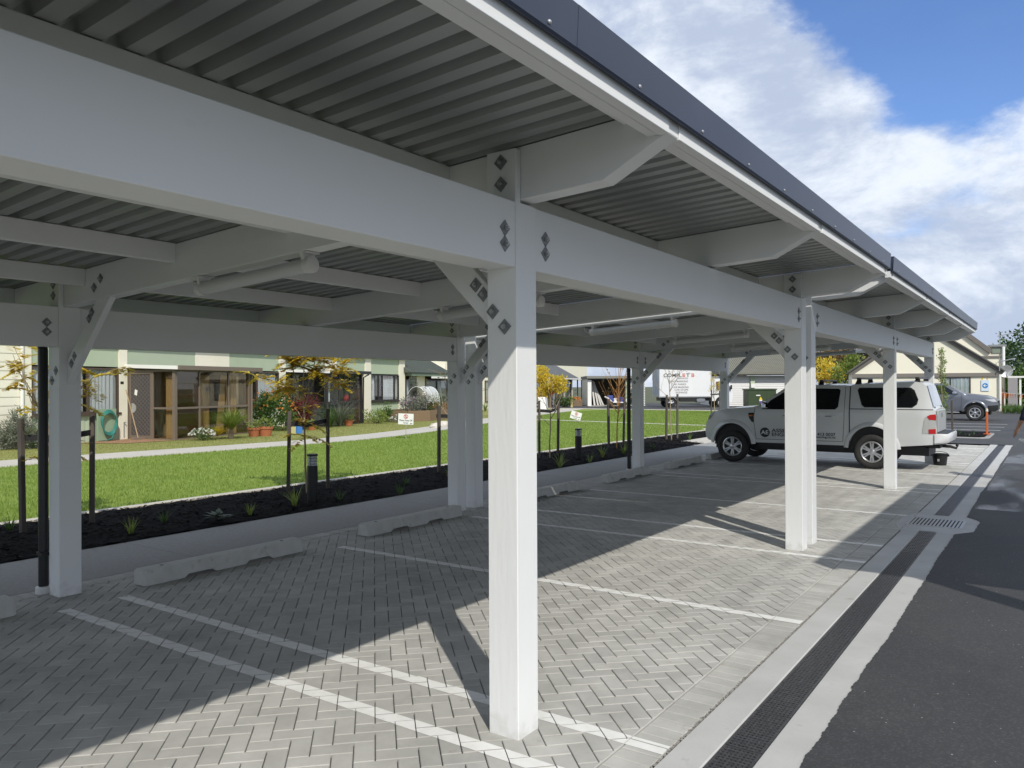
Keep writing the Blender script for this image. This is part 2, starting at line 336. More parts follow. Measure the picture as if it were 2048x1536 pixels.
def paver_mat(name, indiv):
    m = mat(name, (0.385,0.380,0.352), 0.9, (0.47,0.465,0.435), 3.0, 0.8, 260, 0.35, dirt=(11, 0.63, (0.33,0.31,0.265))); t = m.node_tree; b = t.nodes['Principled BSDF']
    if indiv: s_ = t.nodes.new('ShaderNodeObjectInfo').outputs['Random']
    else:
        a_ = t.nodes.new('ShaderNodeAttribute'); a_.attribute_name = 'tone'; s_ = a_.outputs['Fac']
    r = t.nodes.new('ShaderNodeMapRange'); t.links.new(s_, r.inputs[0]); r.inputs[3].default_value = 0.91; r.inputs[4].default_value = 1.06
    src = b.inputs['Base Color'].links[0].from_socket
    x = t.nodes.new('ShaderNodeMix'); x.data_type = 'RGBA'; x.blend_type = 'MULTIPLY'; x.inputs[0].default_value = 1
    t.links.new(src, x.inputs[6]); t.links.new(r.outputs[0], x.inputs[7])
    g = t.nodes.new('ShaderNodeNewGeometry'); n_ = t.nodes.new('ShaderNodeTexNoise'); n_.inputs['Scale'].default_value = 0.75; n_.inputs['Detail'].default_value = 7; n_.inputs['Roughness'].default_value = 0.65; t.links.new(g.outputs['Position'], n_.inputs['Vector'])
    r2 = t.nodes.new('ShaderNodeMapRange'); t.links.new(n_.outputs[0], r2.inputs[0]); r2.inputs[1].default_value = 0.3; r2.inputs[2].default_value = 0.7; r2.inputs[3].default_value = 0.84; r2.inputs[4].default_value = 1.14
    y_ = t.nodes.new('ShaderNodeMix'); y_.data_type = 'RGBA'; y_.blend_type = 'MULTIPLY'; y_.inputs[0].default_value = 1; t.links.new(x.outputs[2], y_.inputs[6]); t.links.new(r2.outputs[0], y_.inputs[7]); t.links.new(y_.outputs[2], b.inputs['Base Color']); return m
pm1, pm2 = paver_mat('paver_single', True), paver_mat('paver_bulk', False)
paving = sheet('paving', rect(-6.62, -1.386, py0, py1), -0.016, mat('joint_sand', (0.13,0.125,0.115), 0.95, (0.05,0.05,0.048), 60, 0.9))
paving['label'] = 'grey concrete block paving of the parking bays'
def pix(x, y, z=0.0):
    d = np.array((x, y, z-H)); f = FW @ d
    return (1024+FPX*(RT @ d)/f, 768-FPX*(UP @ d)/f, f) if f > 0.2 else (-9999, -9999, 1e9)
vis = []
for k, b in enumerate(bricks):
    if b[3] is None: continue
    u, v, f = pix(*b[2])
    if -20 < u < 2068 and v < 1560: vis.append((f, k))
vis.sort(); chosen = {k for _, k in vis[:300]}
def brick_mesh(hx, hy):
    mb = MB(); r = lambda e_, z: [(-hx+e_,-hy+e_,z),(hx-e_,-hy+e_,z),(hx-e_,hy-e_,z),(-hx+e_,hy-e_,z)]
    mb.add(r(JT/2,-0.03)+r(JT/2,-CH*0.8)+r(JT/2+CH,0), [(i, (i+1) % 4, (i+1) % 4+4, i+4) for i in range(4)]+[(i+4, (i+1) % 4+4, (i+1) % 4+8, i+8) for i in range(4)]+[(8,9,10,11)])
    return mb.mesh('paver', pm1)
bm_h, bm_s = brick_mesh(WB, WB/2), brick_mesh(0.0922, WB/2)
ORG[paving.name] = (0,0,0)
bulk = MB(); tones = []; hz = {}
for k, (P1, P2, c, o_) in enumerate(bricks):
    dz = rnd.gauss(0, 0.0006); hz[k] = dz
    if k in chosen:
        o = inst('paver', bm_s if o_ == 2 else bm_h, paving, (c[0], c[1], dz), (rnd.gauss(0, 0.004), rnd.gauss(0, 0.004), 0 if o_ == 2 else (math.pi/4 if o_ == 0 else math.pi*0.75)))
        continue
    n0 = len(bulk.f)
    if len(P1) == len(P2):
        n = len(P1)
        bulk.add([(x, y, -0.03) for x, y in P1]+[(x, y, -CH*0.8+dz) for x, y in P1]+[(x, y, dz) for x, y in P2],
                 [(i, (i+1) % n, (i+1) % n+n, i+n) for i in range(n)]+[(i+n, (i+1) % n+n, (i+1) % n+2*n, i+2*n) for i in range(n)]+[tuple(range(2*n, 3*n))])
    else: bulk.prism(P2, 'z', -0.03, dz)
    tones += [rnd.random()]*(len(bulk.f)-n0)
bulk.t = tones
part('paver_field', bulk, pm2, paving, kind='stuff', label='the remaining grey pavers of the bays')
# gravel joint between paving and drain
mb = MB()
for y in np.arange(0.6, 16, 0.0075):
    x = rnd.uniform(-1.399,-1.386); r = rnd.uniform(0.003,0.006); yy = y+rnd.uniform(-.004,.004); z = rnd.uniform(-0.006,0.002)
    mb.add([(x-r,yy-r,z),(x+r,yy-r*0.7,z),(x+r*0.6,yy+r,z),(x-r,yy+r*0.8,z),(x,yy,z+r)], [(0,1,4),(1,2,4),(2,3,4),(3,0,4)])
part('joint_grit', mb, mat('grit', (0.16,0.15,0.14), 0.95, (0.33,0.32,0.29), 90, 0.9), paving, kind='stuff', label='loose grit between paving and drain')
# ---- painted bay lines, broken by the paver joints
paint = mat('line_paint', (0.70,0.70,0.67), 0.7, (0.80,0.80,0.78), 14, 0.8, 120, 0.2, dirt=(9, 0.66, (0.55,0.54,0.50)))
lines = [(2.70,2.79),(3.13,3.22),(5.35,5.44),(7.50,7.59),(8.36,8.45),(10.47,10.56),(12.84,12.93),(13.28,13.37),(15.55,15.64),(17.50,17.59),(17.97,18.06),(20.2,20.29),(22.3,22.39)]
for ya, yb in lines:
    mb = MB()
    for k, (P1, P2, c, o_) in enumerate(bricks):
        if abs(c[1]-(ya+yb)/2) > 0.3 or c[0] < -6.1: continue
        j_ = rnd.gauss(0, 0.002)
        q = clip(P1, -5.87+rnd.uniform(-0.01,0.01), -1.40, ya+j_, yb+j_)
        if len(q) >= 3: mb.add([(x, y, hz[k]+0.0016) for x, y in q], [tuple(range(len(q)))])
    single('parking_line', mb, paint, kind='structure')
# ---- concrete footpath beside the bays, planting bed, lawn
mb = MB(); yj = -3.0
path = single('footpath', MB().box(-7.9, -6.61, -4, -3, -0.1, 0.0), old_conc, kind='structure')
for y0_, y1_ in ((-3.0,0.6),(0.6,4.3),(4.3,8.0),(8.0,11.7),(11.7,15.4),(15.4,19.1),(19.1,24.0)):
    part('slab', MB().box(-7.9, -6.61, y0_+0.004, y1_-0.004, -0.1, 0.0), old_conc, path, bev=0.005)
part('slab', MB().box(-8.8, -7.904, 20.6, 24.0, -0.1, 0.0), pale_conc, path, bev=0.005)
mowing = single('mowing_strip', MB().box(-10.16, -10.03, -4, 27, -0.1, 0.03), pale_conc, kind='structure', bev=0.01)
mb = MB(); NX, NY = 16, 170; hh = {}
def inbed(x, y): return y < 20.6 or x < -8.8
vs = []
for j in range(NY+1):
    for i in range(NX+1):
        x = -10.03+2.13*i/NX; y = -3+29.6*j/NY
        if y > 20.6: x = -10.03+1.23*i/NX
        vs.append((x, y, 0.005+0.035*math.sin(math.pi*i/NX)+rnd.uniform(-0.012,0.018)))
mb.add(vs, [(j*(NX+1)+i, j*(NX+1)+i+1, (j+1)*(NX+1)+i+1, (j+1)*(NX+1)+i) for j in range(NY) for i in range(NX)])
bed = single('garden_bed', mb, mulch_m, kind='structure', sm=True)
mb = MB()
for _ in range(15000):
    y = 1.0+24*rnd.random()**1.5; x = rnd.uniform(-10.02, -7.91 if y < 20.6 else -8.85); i = (x+10.03)/2.13
    z = 0.012+0.035*math.sin(math.pi*min(1, i))+rnd.uniform(0, 0.018); a = rnd.uniform(0, 6.3); l, w_ = rnd.uniform(0.012,0.04), rnd.uniform(0.005,0.012)
    dx, dy = math.cos(a), math.sin(a); tz = rnd.uniform(-0.3,0.3)*l
    mb.add([(x-dx*l-dy*w_, y-dy*l+dx*w_, z-tz),(x+dx*l-dy*w_, y+dy*l+dx*w_, z+tz),(x+dx*l+dy*w_, y+dy*l-dx*w_, z+tz+0.004),(x-dx*l+dy*w_, y-dy*l-dx*w_, z-tz+0.004)], [(0,1,2,3)])
single('bark_mulch', mb, mat('bark', (0.004,0.004,0.0045), 0.9, (0.022,0.019,0.017), 25, 1.0, spec=0.12), 'black bark mulch chips covering the planting bed', 'mulch', kind='stuff')
lawn_m = mat('lawn', (0.155,0.225,0.040), 0.9, (0.225,0.300,0.060), 1.1, 0.9, 90, 1.0, spec=0.15, dirt=(0.5, 0.6, (0.20,0.25,0.055)))
dry_m = mat('dry_lawn', (0.20,0.23,0.06), 0.9, (0.29,0.28,0.10), 2.2, 0.9, 90, 1.0, spec=0.15)
sheet('lawn', [(-10.16,-8),(-10.16,46.2),(-60,46.2),(-60,-8)], 0.012, lawn_m)
cl = [(-18.2,-8),(-18.15,0),(-18.1,7),(-17.75,12.5),(-17.7,16.5),(-18.7,21),(-20.4,26),(-22.6,32),(-25,40),(-27,46)]
def offs(line, d):
    o_ = []
    for i, p in enumerate(line):
        a, b = line[max(i-1,0)], line[min(i+1,len(line)-1)]; dx, dy = b[0]-a[0], b[1]-a[1]; l = math.hypot(dx, dy); o_.append((p[0]-dy/l*d, p[1]+dx/l*d))
    return o_
def spline(line, n=8):
    P = [np.array(p) for p in line]; o_ = []
    for i in range(len(P)-1):
        p0, p1, p2, p3 = P[max(i-1,0)], P[i], P[i+1], P[min(i+2,len(P)-1)]
        for t in np.linspace(0, 1, n, endpoint=False): o_.append(tuple(0.5*((2*p1)+(p2-p0)*t+(2*p0-5*p1+4*p2-p3)*t*t+(3*p1-p0-3*p2+p3)*t**3)))
    o_.append(tuple(P[-1])); return o_
cs = spline(cl)
single('garden_path', MB().prism(offs(cs, 0.72)+offs(cs, -0.72)[::-1], 'z', -0.05, 0.035), pale_conc, kind='structure')
sheet('verge', offs(cs, 0.72)+[(-60, 46.1), (-60, -8)], 0.018, dry_m)
single('mowing_strip', MB().add([(-21.0,30.6,0.0),(-10.17,29.0,0.0),(-10.17,29.35,0.0),(-21.0,31.0,0.0),(-21.0,30.6,0.03),(-10.17,29.0,0.03),(-10.17,29.35,0.03),(-21.0,31.0,0.03)], [(4,5,6,7),(0,1,5,4),(2,3,7,6)]), pale_conc, kind='structure')
single('kerb', MB().box(-60, -9.2, 46.2, 46.45, -0.1, 0.06), pale_conc, kind='structure', bev=0.02)
single('kerb', MB().box(-10.3, -9.95, 26.6, 46.19, -0.1, 0.06), pale_conc, kind='structure', bev=0.02)
# grass blades
def grass(name, n, region, hgt, c1, c2, lab, excl=None):
    x0, x1, y0, y1 = region
    y = y0+(y1-y0)*nr.random(n)**1.7; x = x0+(x1-x0)*nr.random(n)
    ok = np.array([not (excl and excl(p_, q_)) for p_, q_ in zip(x, y)]); x, y = x[ok], y[ok]; n = len(x)
    a = nr.random(n)*6.283; h_ = hgt*(0.5+nr.random(n)); w_ = 0.0035+0.005*nr.random(n)+0.00035*y; lx, ly = h_*0.8*(nr.random(n)-0.5), h_*0.8*(nr.random(n)-0.5)
    v = np.empty((3*n, 3)); v[0::3] = np.c_[x-np.cos(a)*w_, y-np.sin(a)*w_, np.full(n, 0.01)]; v[1::3] = np.c_[x+np.cos(a)*w_, y+np.sin(a)*w_, np.full(n, 0.01)]; v[2::3] = np.c_[x+lx, y+ly, 0.01+h_]
    mb = MB(); mb.v = v.tolist(); mb.f = np.arange(3*n).reshape(-1, 3).tolist(); mb.m = [0]*n; mb.t = nr.random(n).tolist(); mb.raw = True
    single(name, mb, leafmat(name+'_leaf', c1, c2, 0.4), lab, 'grass', kind='stuff')
pe = offs(cs, -0.72)
def edge_x(y):
    for a, b in zip(pe, pe[1:]):
        if a[1] <= y <= b[1]: return a[0]+(b[0]-a[0])*(y-a[1])/(b[1]-a[1]+1e-9)
    return -30
grass('lawn_grass', 230000, (-24, -10.17, 2.5, 46), 0.038, (0.165,0.255,0.040), (0.290,0.385,0.085), 'bright green mown grass of the lawn behind the carport', lambda x, y: x < edge_x(y)+0.02 or abs(y-(30.8-(x+21)*0.148)) < 0.25)
pf = offs(cs, 0.72)
def edge_f(y):
    for a, b in zip(pf, pf[1:]):
        if a[1] <= y <= b[1]: return a[0]+(b[0]-a[0])*(y-a[1])/(b[1]-a[1]+1e-9)
    return -30
grass('verge_grass', 50000, (-27, -18, 3, 34), 0.036, (0.20,0.24,0.06), (0.32,0.31,0.12), 'yellowish grass strip between path and villas', lambda x, y: x > edge_f(y)-0.02)
# far car park markings and planted island
wl = mat('road_paint', (0.72,0.72,0.70), 0.7)
for yy in (31.2, 33.6, 36.0): single('parking_line', MB().add([(-6.2,yy,0.010),(-1.5,yy,0.010),(-1.5,yy+0.12,0.010),(-6.2,yy+0.12,0.010)], [(0,1,2,3)]), wl, kind='structure')
single('kerb', MB().prism([(-4.6,26.3),(-1.75,26.3),(-1.55,26.6),(-1.55,28.9),(-1.75,29.2),(-4.6,29.2)], 'z', -0.1, 0.04), old_conc, kind='structure', bev=0.02)
single('garden_bed', MB().prism([(-4.5,26.45),(-1.8,26.45),(-1.68,26.65),(-1.68,28.85),(-1.8,29.05),(-4.5,29.05)], 'z', 0.0, 0.075), mulch_m, kind='structure')
sheet('verge', [(-1.7,52.5),(14,50),(60,60),(60,120),(-4,120)], 0.03, mat('rough_grass', (0.05,0.085,0.018), 0.95, (0.09,0.12,0.03), 1.5, 0.9, 30, 1.0))
# ================================================================ CARPORTS
white = mat('white_timber_paint', (0.745,0.755,0.75), 0.5, (0.78,0.79,0.785), 1.2, 0.9, 140, 0.10, spec=0.35, stretch=(1,1,1), dirt=(2.3, 0.68, (0.69,0.69,0.675)))
def weather(m):
    t = m.node_tree; b = t.nodes['Principled BSDF']; g = t.nodes.new('ShaderNodeNewGeometry'); sp_ = t.nodes.new('ShaderNodeSeparateXYZ'); t.links.new(g.outputs['Position'], sp_.inputs[0])
    n_ = t.nodes.new('ShaderNodeTexNoise'); n_.inputs['Scale'].default_value = 16; n_.inputs['Detail'].default_value = 8; t.links.new(g.outputs['Position'], n_.inputs['Vector'])
    r = t.nodes.new('ShaderNodeMapRange'); t.links.new(sp_.outputs[2], r.inputs[0]); r.inputs[1].default_value = 0.0; r.inputs[2].default_value = 0.28; r.inputs[3].default_value = 0.30; r.inputs[4].default_value = -0.25
    ad = t.nodes.new('ShaderNodeMath'); ad.operation = 'ADD'; t.links.new(n_.outputs[0], ad.inputs[0]); t.links.new(r.outputs[0], ad.inputs[1])
    r2 = t.nodes.new('ShaderNodeMapRange'); t.links.new(ad.outputs[0], r2.inputs[0]); r2.inputs[1].default_value = 0.62; r2.inputs[2].default_value = 0.95; r2.inputs[4].default_value = 0.38
    src = b.inputs['Base Color'].links[0].from_socket; x = t.nodes.new('ShaderNodeMix'); x.data_type = 'RGBA'; t.links.new(r2.outputs[0], x.inputs[0]); t.links.new(src, x.inputs[6]); x.inputs[7].default_value = (0.42,0.40,0.36,1)
    # fine grain telegraphing through the paint
    w_ = t.nodes.new('ShaderNodeTexNoise'); w_.inputs['Scale'].default_value = 1.0; w_.inputs['Detail'].default_value = 9; mp = t.nodes.new('ShaderNodeMapping'); mp.inputs['Scale'].default_value = (38, 5, 5); t.links.new(g.outputs['Position'], mp.inputs[0]); t.links.new(mp.outputs[0], w_.inputs['Vector'])
    bp = t.nodes.new('ShaderNodeBump'); bp.inputs['Strength'].default_value = 0.22; bp.inputs['Distance'].default_value = 0.01; t.links.new(w_.outputs[0], bp.inputs['Height']); t.links.new(bp.outputs[0], b.inputs['Normal'])
    t.links.new(x.outputs[2], b.inputs['Base Color'])
weather(white)
roof_m = mat('zinc_sheet', (0.30,0.315,0.31), 0.42, (0.36,0.375,0.37), 1.6, 0.9, 40, 0.05, metal=0.3)
navy = mat('flashing_steel', (0.035,0.045,0.075), 0.35, (0.045,0.055,0.085), 2.0, 0.8, metal=0.1, spec=0.5)
blackpipe = mat('black_pipe', (0.010,0.011,0.012), 0.4)
pvc = mat('white_pvc', (0.72,0.72,0.70), 0.45)
PW = 0.165
zb = lambda x: 2.45+0.052*(x+2.01)          # rafter underside
zt = lambda x: zb(x)+0.245                  # rafter top
# bolt plate: square washer turned 45 degrees with nut and bolt end
def bolt_mesh():
    mb = MB(); d = 0.036
    mb.prism([(0,-d),(d,0),(0,d),(-d,0)], 'y', -0.005, 0.0)
    mb.prism([(0.0125*math.cos(i*math.pi/3+0.3), 0.0125*math.sin(i*math.pi/3+0.3)) for i in range(6)], 'y', -0.015, -0.005, 1)
    mb.prism([(0.007*math.cos(i*math.pi/4), 0.007*math.sin(i*math.pi/4)) for i in range(8)], 'y', -0.023, -0.015, 1)
    return mb.mesh('bolt_plate', [mat('zinc_plate', (0.20,0.21,0.22), 0.5, (0.28,0.29,0.30), 60, 0.8, metal=0.6), mat('zinc_nut', (0.5,0.5,0.5), 0.35, metal=0.8)])
BM = bolt_mesh()
RX90 = math.pi/2
def bolt(T, loc, face):      # face: '-y' or '+x' or '+y'
    inst('bolt_plate', BM, T, loc, {'-y': (0,0,0), '+x': (0,0,math.pi/2), '+y': (0,0,math.pi), '-x': (0,0,-math.pi/2)}[face])
def sheet_profile(y0, y1):
    n = max(1, round((y1-y0)/0.138)); p = (y1-y0)/n; P = []
    for i in range(n):
        s = y0+i*p; P += [(s, 0), (s+p*0.50, 0), (s+p*0.60, 0.046), (s+p*0.90, 0.046)]
    P.append((y1, 0)); return P
def carport(name_label, posts, xposts_extra, y0, y1, joints):
    T = thing('carport', name_label, 'carport', (-2.07, posts[0], 0))
    raf = [p+0.04 for p in posts]; mids = [(a+b)/2 for a, b in zip(raf, raf[1:])]
    allr = sorted(raf+mids)
    for py in posts:
        for xa, xb, ztop, zbeam in ((-2.155, -1.99, zt(-2.07)-0.012, 2.437), (-6.41, -6.245, zt(-6.33)-0.012, 2.227)):
            mb = MB(); mb.prism([(py,-0.02),(py+PW,-0.02),(py+PW,zbeam),(py+0.038,zbeam),(py+0.038,ztop),(py,ztop)], 'x', xa, xb); part('post', mb, white, T, bev=0.0035)
        # braces and their bolts
        mb = MB(); mb.prism([(-2.152,1.842),(-2.152,2.032),(-2.535,zb(-2.535)),(-2.725,zb(-2.725))], 'y', py+0.062, py+0.110); part('brace', mb, white, T, bev=0.003)
        mb = MB(); mb.prism([(-6.248,1.622),(-6.248,1.812),(-5.805,zb(-5.805)),(-5.615,zb(-5.615))], 'y', py+0.062, py+0.110); part('brace', mb, white, T, bev=0.003)
        for q in ((-2.122,1.945),(-2.055,1.872)): bolt(T, (q[0], py, q[1]), '-y'); bolt(T, (q[0], py+PW, q[1]), '+y')
        for q in ((-2.268,2.085),(-2.222,2.037)): bolt(T, (q[0], py+0.062, q[1]), '-y')
        for q in ((-6.355,1.66),(-6.295,1.735)): bolt(T, (q[0], py, q[1]), '-y')
        for q in ((-6.180,1.79),(-6.135,1.845),(-5.91,2.12),(-5.87,2.165)): bolt(T, (q[0], py+0.062, q[1]), '-y')
        for x_, z_ in ((-2.073,2.625),(-2.073,2.525),(-6.33,2.40),(-6.33,2.315)): bolt(T, (x_, py, z_), '-y')
        for q in ((-5.70,2.40),(-5.79,2.34)): bolt(T, (q[0], py+0.038, q[1]), '-y')
        for yy in (py-0.085, py+PW+0.085):
            if not (posts[0] < yy < posts[-1]): continue
            for z_ in (2.302, 2.232): bolt(T, (-1.994, yy, z_), '+x')
            for z_ in (2.10, 2.03): bolt(T, (-6.25, yy, z_), '+x')
    for a, b in zip(posts, posts[1:]):
        part('beam', MB().box(-2.143, -1.994, a+PW+0.0005, b-0.0005, 2.14, 2.435), white, T, bev=0.003)
        part('beam', MB().box(-6.40, -6.25, a+PW+0.0005, b-0.0005, 1.92, 2.225), white, T, bev=0.003)
        part('ledger', MB().box(-2.205, -2.149, a+PW+0.30, b-0.03, 2.148, 2.24), white, T, bev=0.003)
    for r in allr:
        mb = MB(); xe, xk, xb_ = -1.272, -1.57, -7.58
        mb.prism([(xe,zt(xe)-0.002),(xe,2.622),(xk,zb(xk)),(-7.2,zb(-7.2)),(xb_,zb(xb_)+0.14),(xb_,zt(xb_)-0.002)], 'y', r, r+0.105); part('rafter', mb, white, T, bev=0.003)
    ends = sorted(allr)
    for a, b in zip(ends, ends[1:]):
        for x_ in (-2.41, -3.575, -4.74, -5.92, -7.08, -7.60):
            t_ = zt(x_); part('purlin', MB().box(x_-0.045, x_, a+0.1055, b-0.0005, t_-0.128, t_-0.001), white, T, bev=0.003)
        part('fascia_board', MB().box(-1.311, -1.266, a+0.1055, b-0.0005, 2.616, 2.737), white, T, bev=0.002)
        part('trimmer', MB().box(-1.362, -1.316, a+0.1055, b-0.0005, 2.620, 2.728), white, T, bev=0.002)
        part('batten', MB().box(-1.47, -1.366, a+0.1055, b-0.0005, 2.690, 2.722), white, T, bev=0.002)
        # roof sheeting, about 0.76 m cover each
        k = 3; w = (b-a)/k
        for s in range(k):
            P = sheet_profile(a+0.001+s*w, a+(s+1)*w) ; xa, xb_ = -7.66, -1.262
            mb = MB(); n = len(P)
            for th in (0.0,):
                vs = [(xa, y, zt(xa)+0.003+z) for y, z in P]+[(xb_, y, zt(xb_)+0.003+z) for y, z in P]
                vs += [(x, y, z+0.0035) for x, y, z in vs]
                fs = [(i, i+1, n+i+1, n+i) for i in range(n-1)]+[(2*n+i, 3*n+i, 3*n+i+1, 2*n+i+1) for i in range(n-1)]
                fs += [(i, i+2*n, i+1+2*n, i+1) for i in range(n-1)]+[(n+i, n+i+1, 3*n+i+1, 3*n+i) for i in range(n-1)]
                mb.add(vs, fs)
            part('roof_sheet', mb, roof_m, T)
    # closing board at the two gable ends
    part('end_fascia', MB().box(-1.311, -1.266, y0, ends[0]-0.0005, 2.616, 2.737), white, T)
    part('end_fascia', MB().box(-1.311, -1.266, ends[-1]+0.1055, y1, 2.616, 2.737), white, T)
    # metal edge flashing in lengths, with screws along its foot
    js = [y0]+joints+[y1]
    for i, (a, b) in enumerate(zip(js, js[1:])):
        q = 0.0012*(i % 2); top = 2.812
        mb = MB(); mb.prism([(-1.262,2.676),(-1.246+q,2.671),(-1.240+q,2.679),(-1.232+q,top),(-1.42,top-0.004),(-1.42,top-0.012),(-1.242,top-0.008),(-1.250,2.684)], 'y', a-0.003*(i > 0), b); part('flashing', mb, navy, T)
    y = y0+0.25
    while y < y1:
        mb = MB(); mb.lathe([(0,-0.004),(0.008,-0.004),(0.008,0.002),(0.004,0.006),(0,0.007)], 8, (-1.238, y, 2.695), 'x'); part('screw', mb, galv, T, sm=True); y += 0.62
    for ye, s in ((y0, 1), (y1, -1)):
        mb = MB(); mb.prism([(-7.66,zt(-7.66)-0.03),(-1.2450,2.676),(-1.2450,2.808),(-7.66,zt(-7.66)+0.06)], 'y', ye, ye+s*0.004); part('end_flashing', mb, navy, T)
    mb = MB(); g = zt(-7.66); mb.prism([(-7.66,g-0.11),(-7.76,g-0.11),(-7.76,g+0.02),(-7.75,g+0.02),(-7.75,g-0.10),(-7.66,g-0.10)], 'y', y0+0.02, y1-0.02); part('gutter', mb, navy, T)
    for py in xposts_extra:
        mb = MB(); g = zt(-7.71)-0.11; mb.tube([(-6.492,py,0.02),(-6.492,py,1.90),(-6.52,py,1.98),(-7.66,py,g-0.06),(-7.71,py,g)], 0.036, 12); dp = part('downpipe', mb, blackpipe, T, sm=True)
        part('pipe_clip', MB().box(-6.518,-6.425,py-0.042,py+0.042,0.30,0.325), blackpipe, dp)
        part('pipe_socket', MB().lathe([(0,0.055),(0.045,0.055),(0.056,0.05),(0.056,0.0),(0.05,-0.02)], 16, (-6.492,py,0.0)), pvc, dp, sm=True)
    return T, allr
c1, r1 = carport('near white timber carport with ribbed metal roof spanning the top left of the picture', [-1.95, 2.89, 7.73], [2.885], -1.99, 7.925, [2.15, 5.62])
c2, r2 = carport('far white timber carport with a white utility parked under it', [8.10, 13.06, 17.69], [13.10], 8.085, 17.88, [10.9, 13.8, 16.4])
# ---- batten lights under the rafters
def batten(y, label):
    T = thing('batten_light', label, 'light', (-4.0, y+0.05, zb(-4.0)), group='weatherproof lights under the carport rafters')
    x0, x1 = -4.56, -3.46; yc = y+0.052; zc = lambda x: zb(x)-0.075
    part('diffuser', MB().tube([(x0+0.03,yc,zc(x0)),(x1-0.03,yc,zc(x1))], 0.042, 16), mat('opal_diffuser', (0.62,0.63,0.63), 0.35), T, sm=True)
    for xa, s in ((x0, 1), (x1, -1)):
        part('end_cap', MB().lathe([(0,-0.006),(0.036,-0.006),(0.047,0.002),(0.047,0.05),(0.043,0.052)] if s > 0 else [(0.043,-0.052),(0.047,-0.05),(0.047,-0.002),(0.036,0.006),(0,0.006)], 18, (xa,yc,zc(xa)), 'x'), pvc, T, sm=True)
        xm = xa+s*0.045; part('bracket', MB().prism([(yc-0.05,zb(xm)-0.0005),(yc+0.05,zb(xm)-0.0005),(yc+0.03,zc(xm)),(yc-0.03,zc(xm))], 'x', xm-0.012, xm+0.012), pvc, T)
        part('mount_plate', MB().box(xm-0.045,xm+0.045,yc-0.05,yc+0.05,zb(xm)-0.008,zb(xm)-0.002), pvc, T)
    part('cable', MB().tube([(x0-0.004,yc,zc(x0)),(x0-0.05,yc+0.01,zc(x0)-0.005),(x0-0.09,yc+0.015,zc(x0)+0.03),(x0-0.10,yc+0.01,zb(x0))], 0.006, 6), pvc, T, sm=True)
for y, l in zip([r1[2], r1[3]]+list(r2[0:5]), ('white tube light under the near rafter, closest to the camera', 'white tube light under the middle rafter of the near carport', 'white tube light under the first rafter of the far carport', 'white tube light under the second rafter of the far carport', 'white tube light under the third rafter of the far carport', 'white tube light under the fourth rafter of the far carport', 'white tube light under the last rafter of the far carport')):
    batten(y, l)
# ---- wheel stops
stop_m = mat('stop_concrete', (0.46,0.46,0.43), 0.9, (0.57,0.57,0.54), 7, 0.9, 120, 0.4, dirt=(9, 0.6, (0.36,0.345,0.30)))
for i, (y, l) in enumerate(zip([0.87, 3.42, 5.90, 8.82, 11.36, 13.88, 16.05], ('concrete wheel stop cut by the left edge of the picture', 'concrete wheel stop just right of the left back post, nearest whole one', 'concrete wheel stop left of the tall front post', 'concrete wheel stop with a sunlit stripe right behind the tall front post', 'concrete wheel stop at the foot of the back post with black downpipe', 'concrete wheel stop left of the white utility front wheel', 'concrete wheel stop under the white utility front wheel'))):
    T = thing('wheel_stop', l, 'wheel stop', (-6.08, y, 0), group='concrete wheel stops at the bay ends')
    mb = MB(); ln = 1.62; x0, x1 = -6.16, -6.00
    secs = [(0,0),(0.02,0.0),(0.36,0.0),(0.40,0.028),(0.62,0.028),(0.66,0),(0.96,0),(1.0,0.028),(1.22,0.028),(1.26,0),(ln-0.02,0),(ln,0)]
    ring = lambda yy, zl, e: [(x0+e,yy,zl+e*0.3),(x1-e,yy,zl+e*0.3),(x1-0.018-e*0.4,yy,0.126-e),(x0+0.018+e*0.4,yy,0.126-e)]
    vs = []
    for k, (dy, zl) in enumerate(secs):
        e = 0.012 if k in (0, len(secs)-1) else 0.0; vs += [(p[0]+rnd.uniform(-.0015,.0015), p[1], p[2]+rnd.uniform(-.001,.001)+0.003) for p in ring(y+dy, zl, e)]
    n = len(secs); mb.add(vs, [(k*4+i_, k*4+(i_+1) % 4, (k+1)*4+(i_+1) % 4, (k+1)*4+i_) for k in range(n-1) for i_ in range(4)]+[(3,2,1,0), tuple((n-1)*4+i_ for i_ in range(4))])
    b_ = part('body', mb, stop_m, T)
    for dy in (0.2, ln-0.2): part('fixing_hole', MB().lathe([(0,0.1305),(0.016,0.1305),(0.017,0.1290)], 12, (-6.08, y+dy, 0)), mat('hole_dark', (0.02,0.02,0.02), 0.9), T)
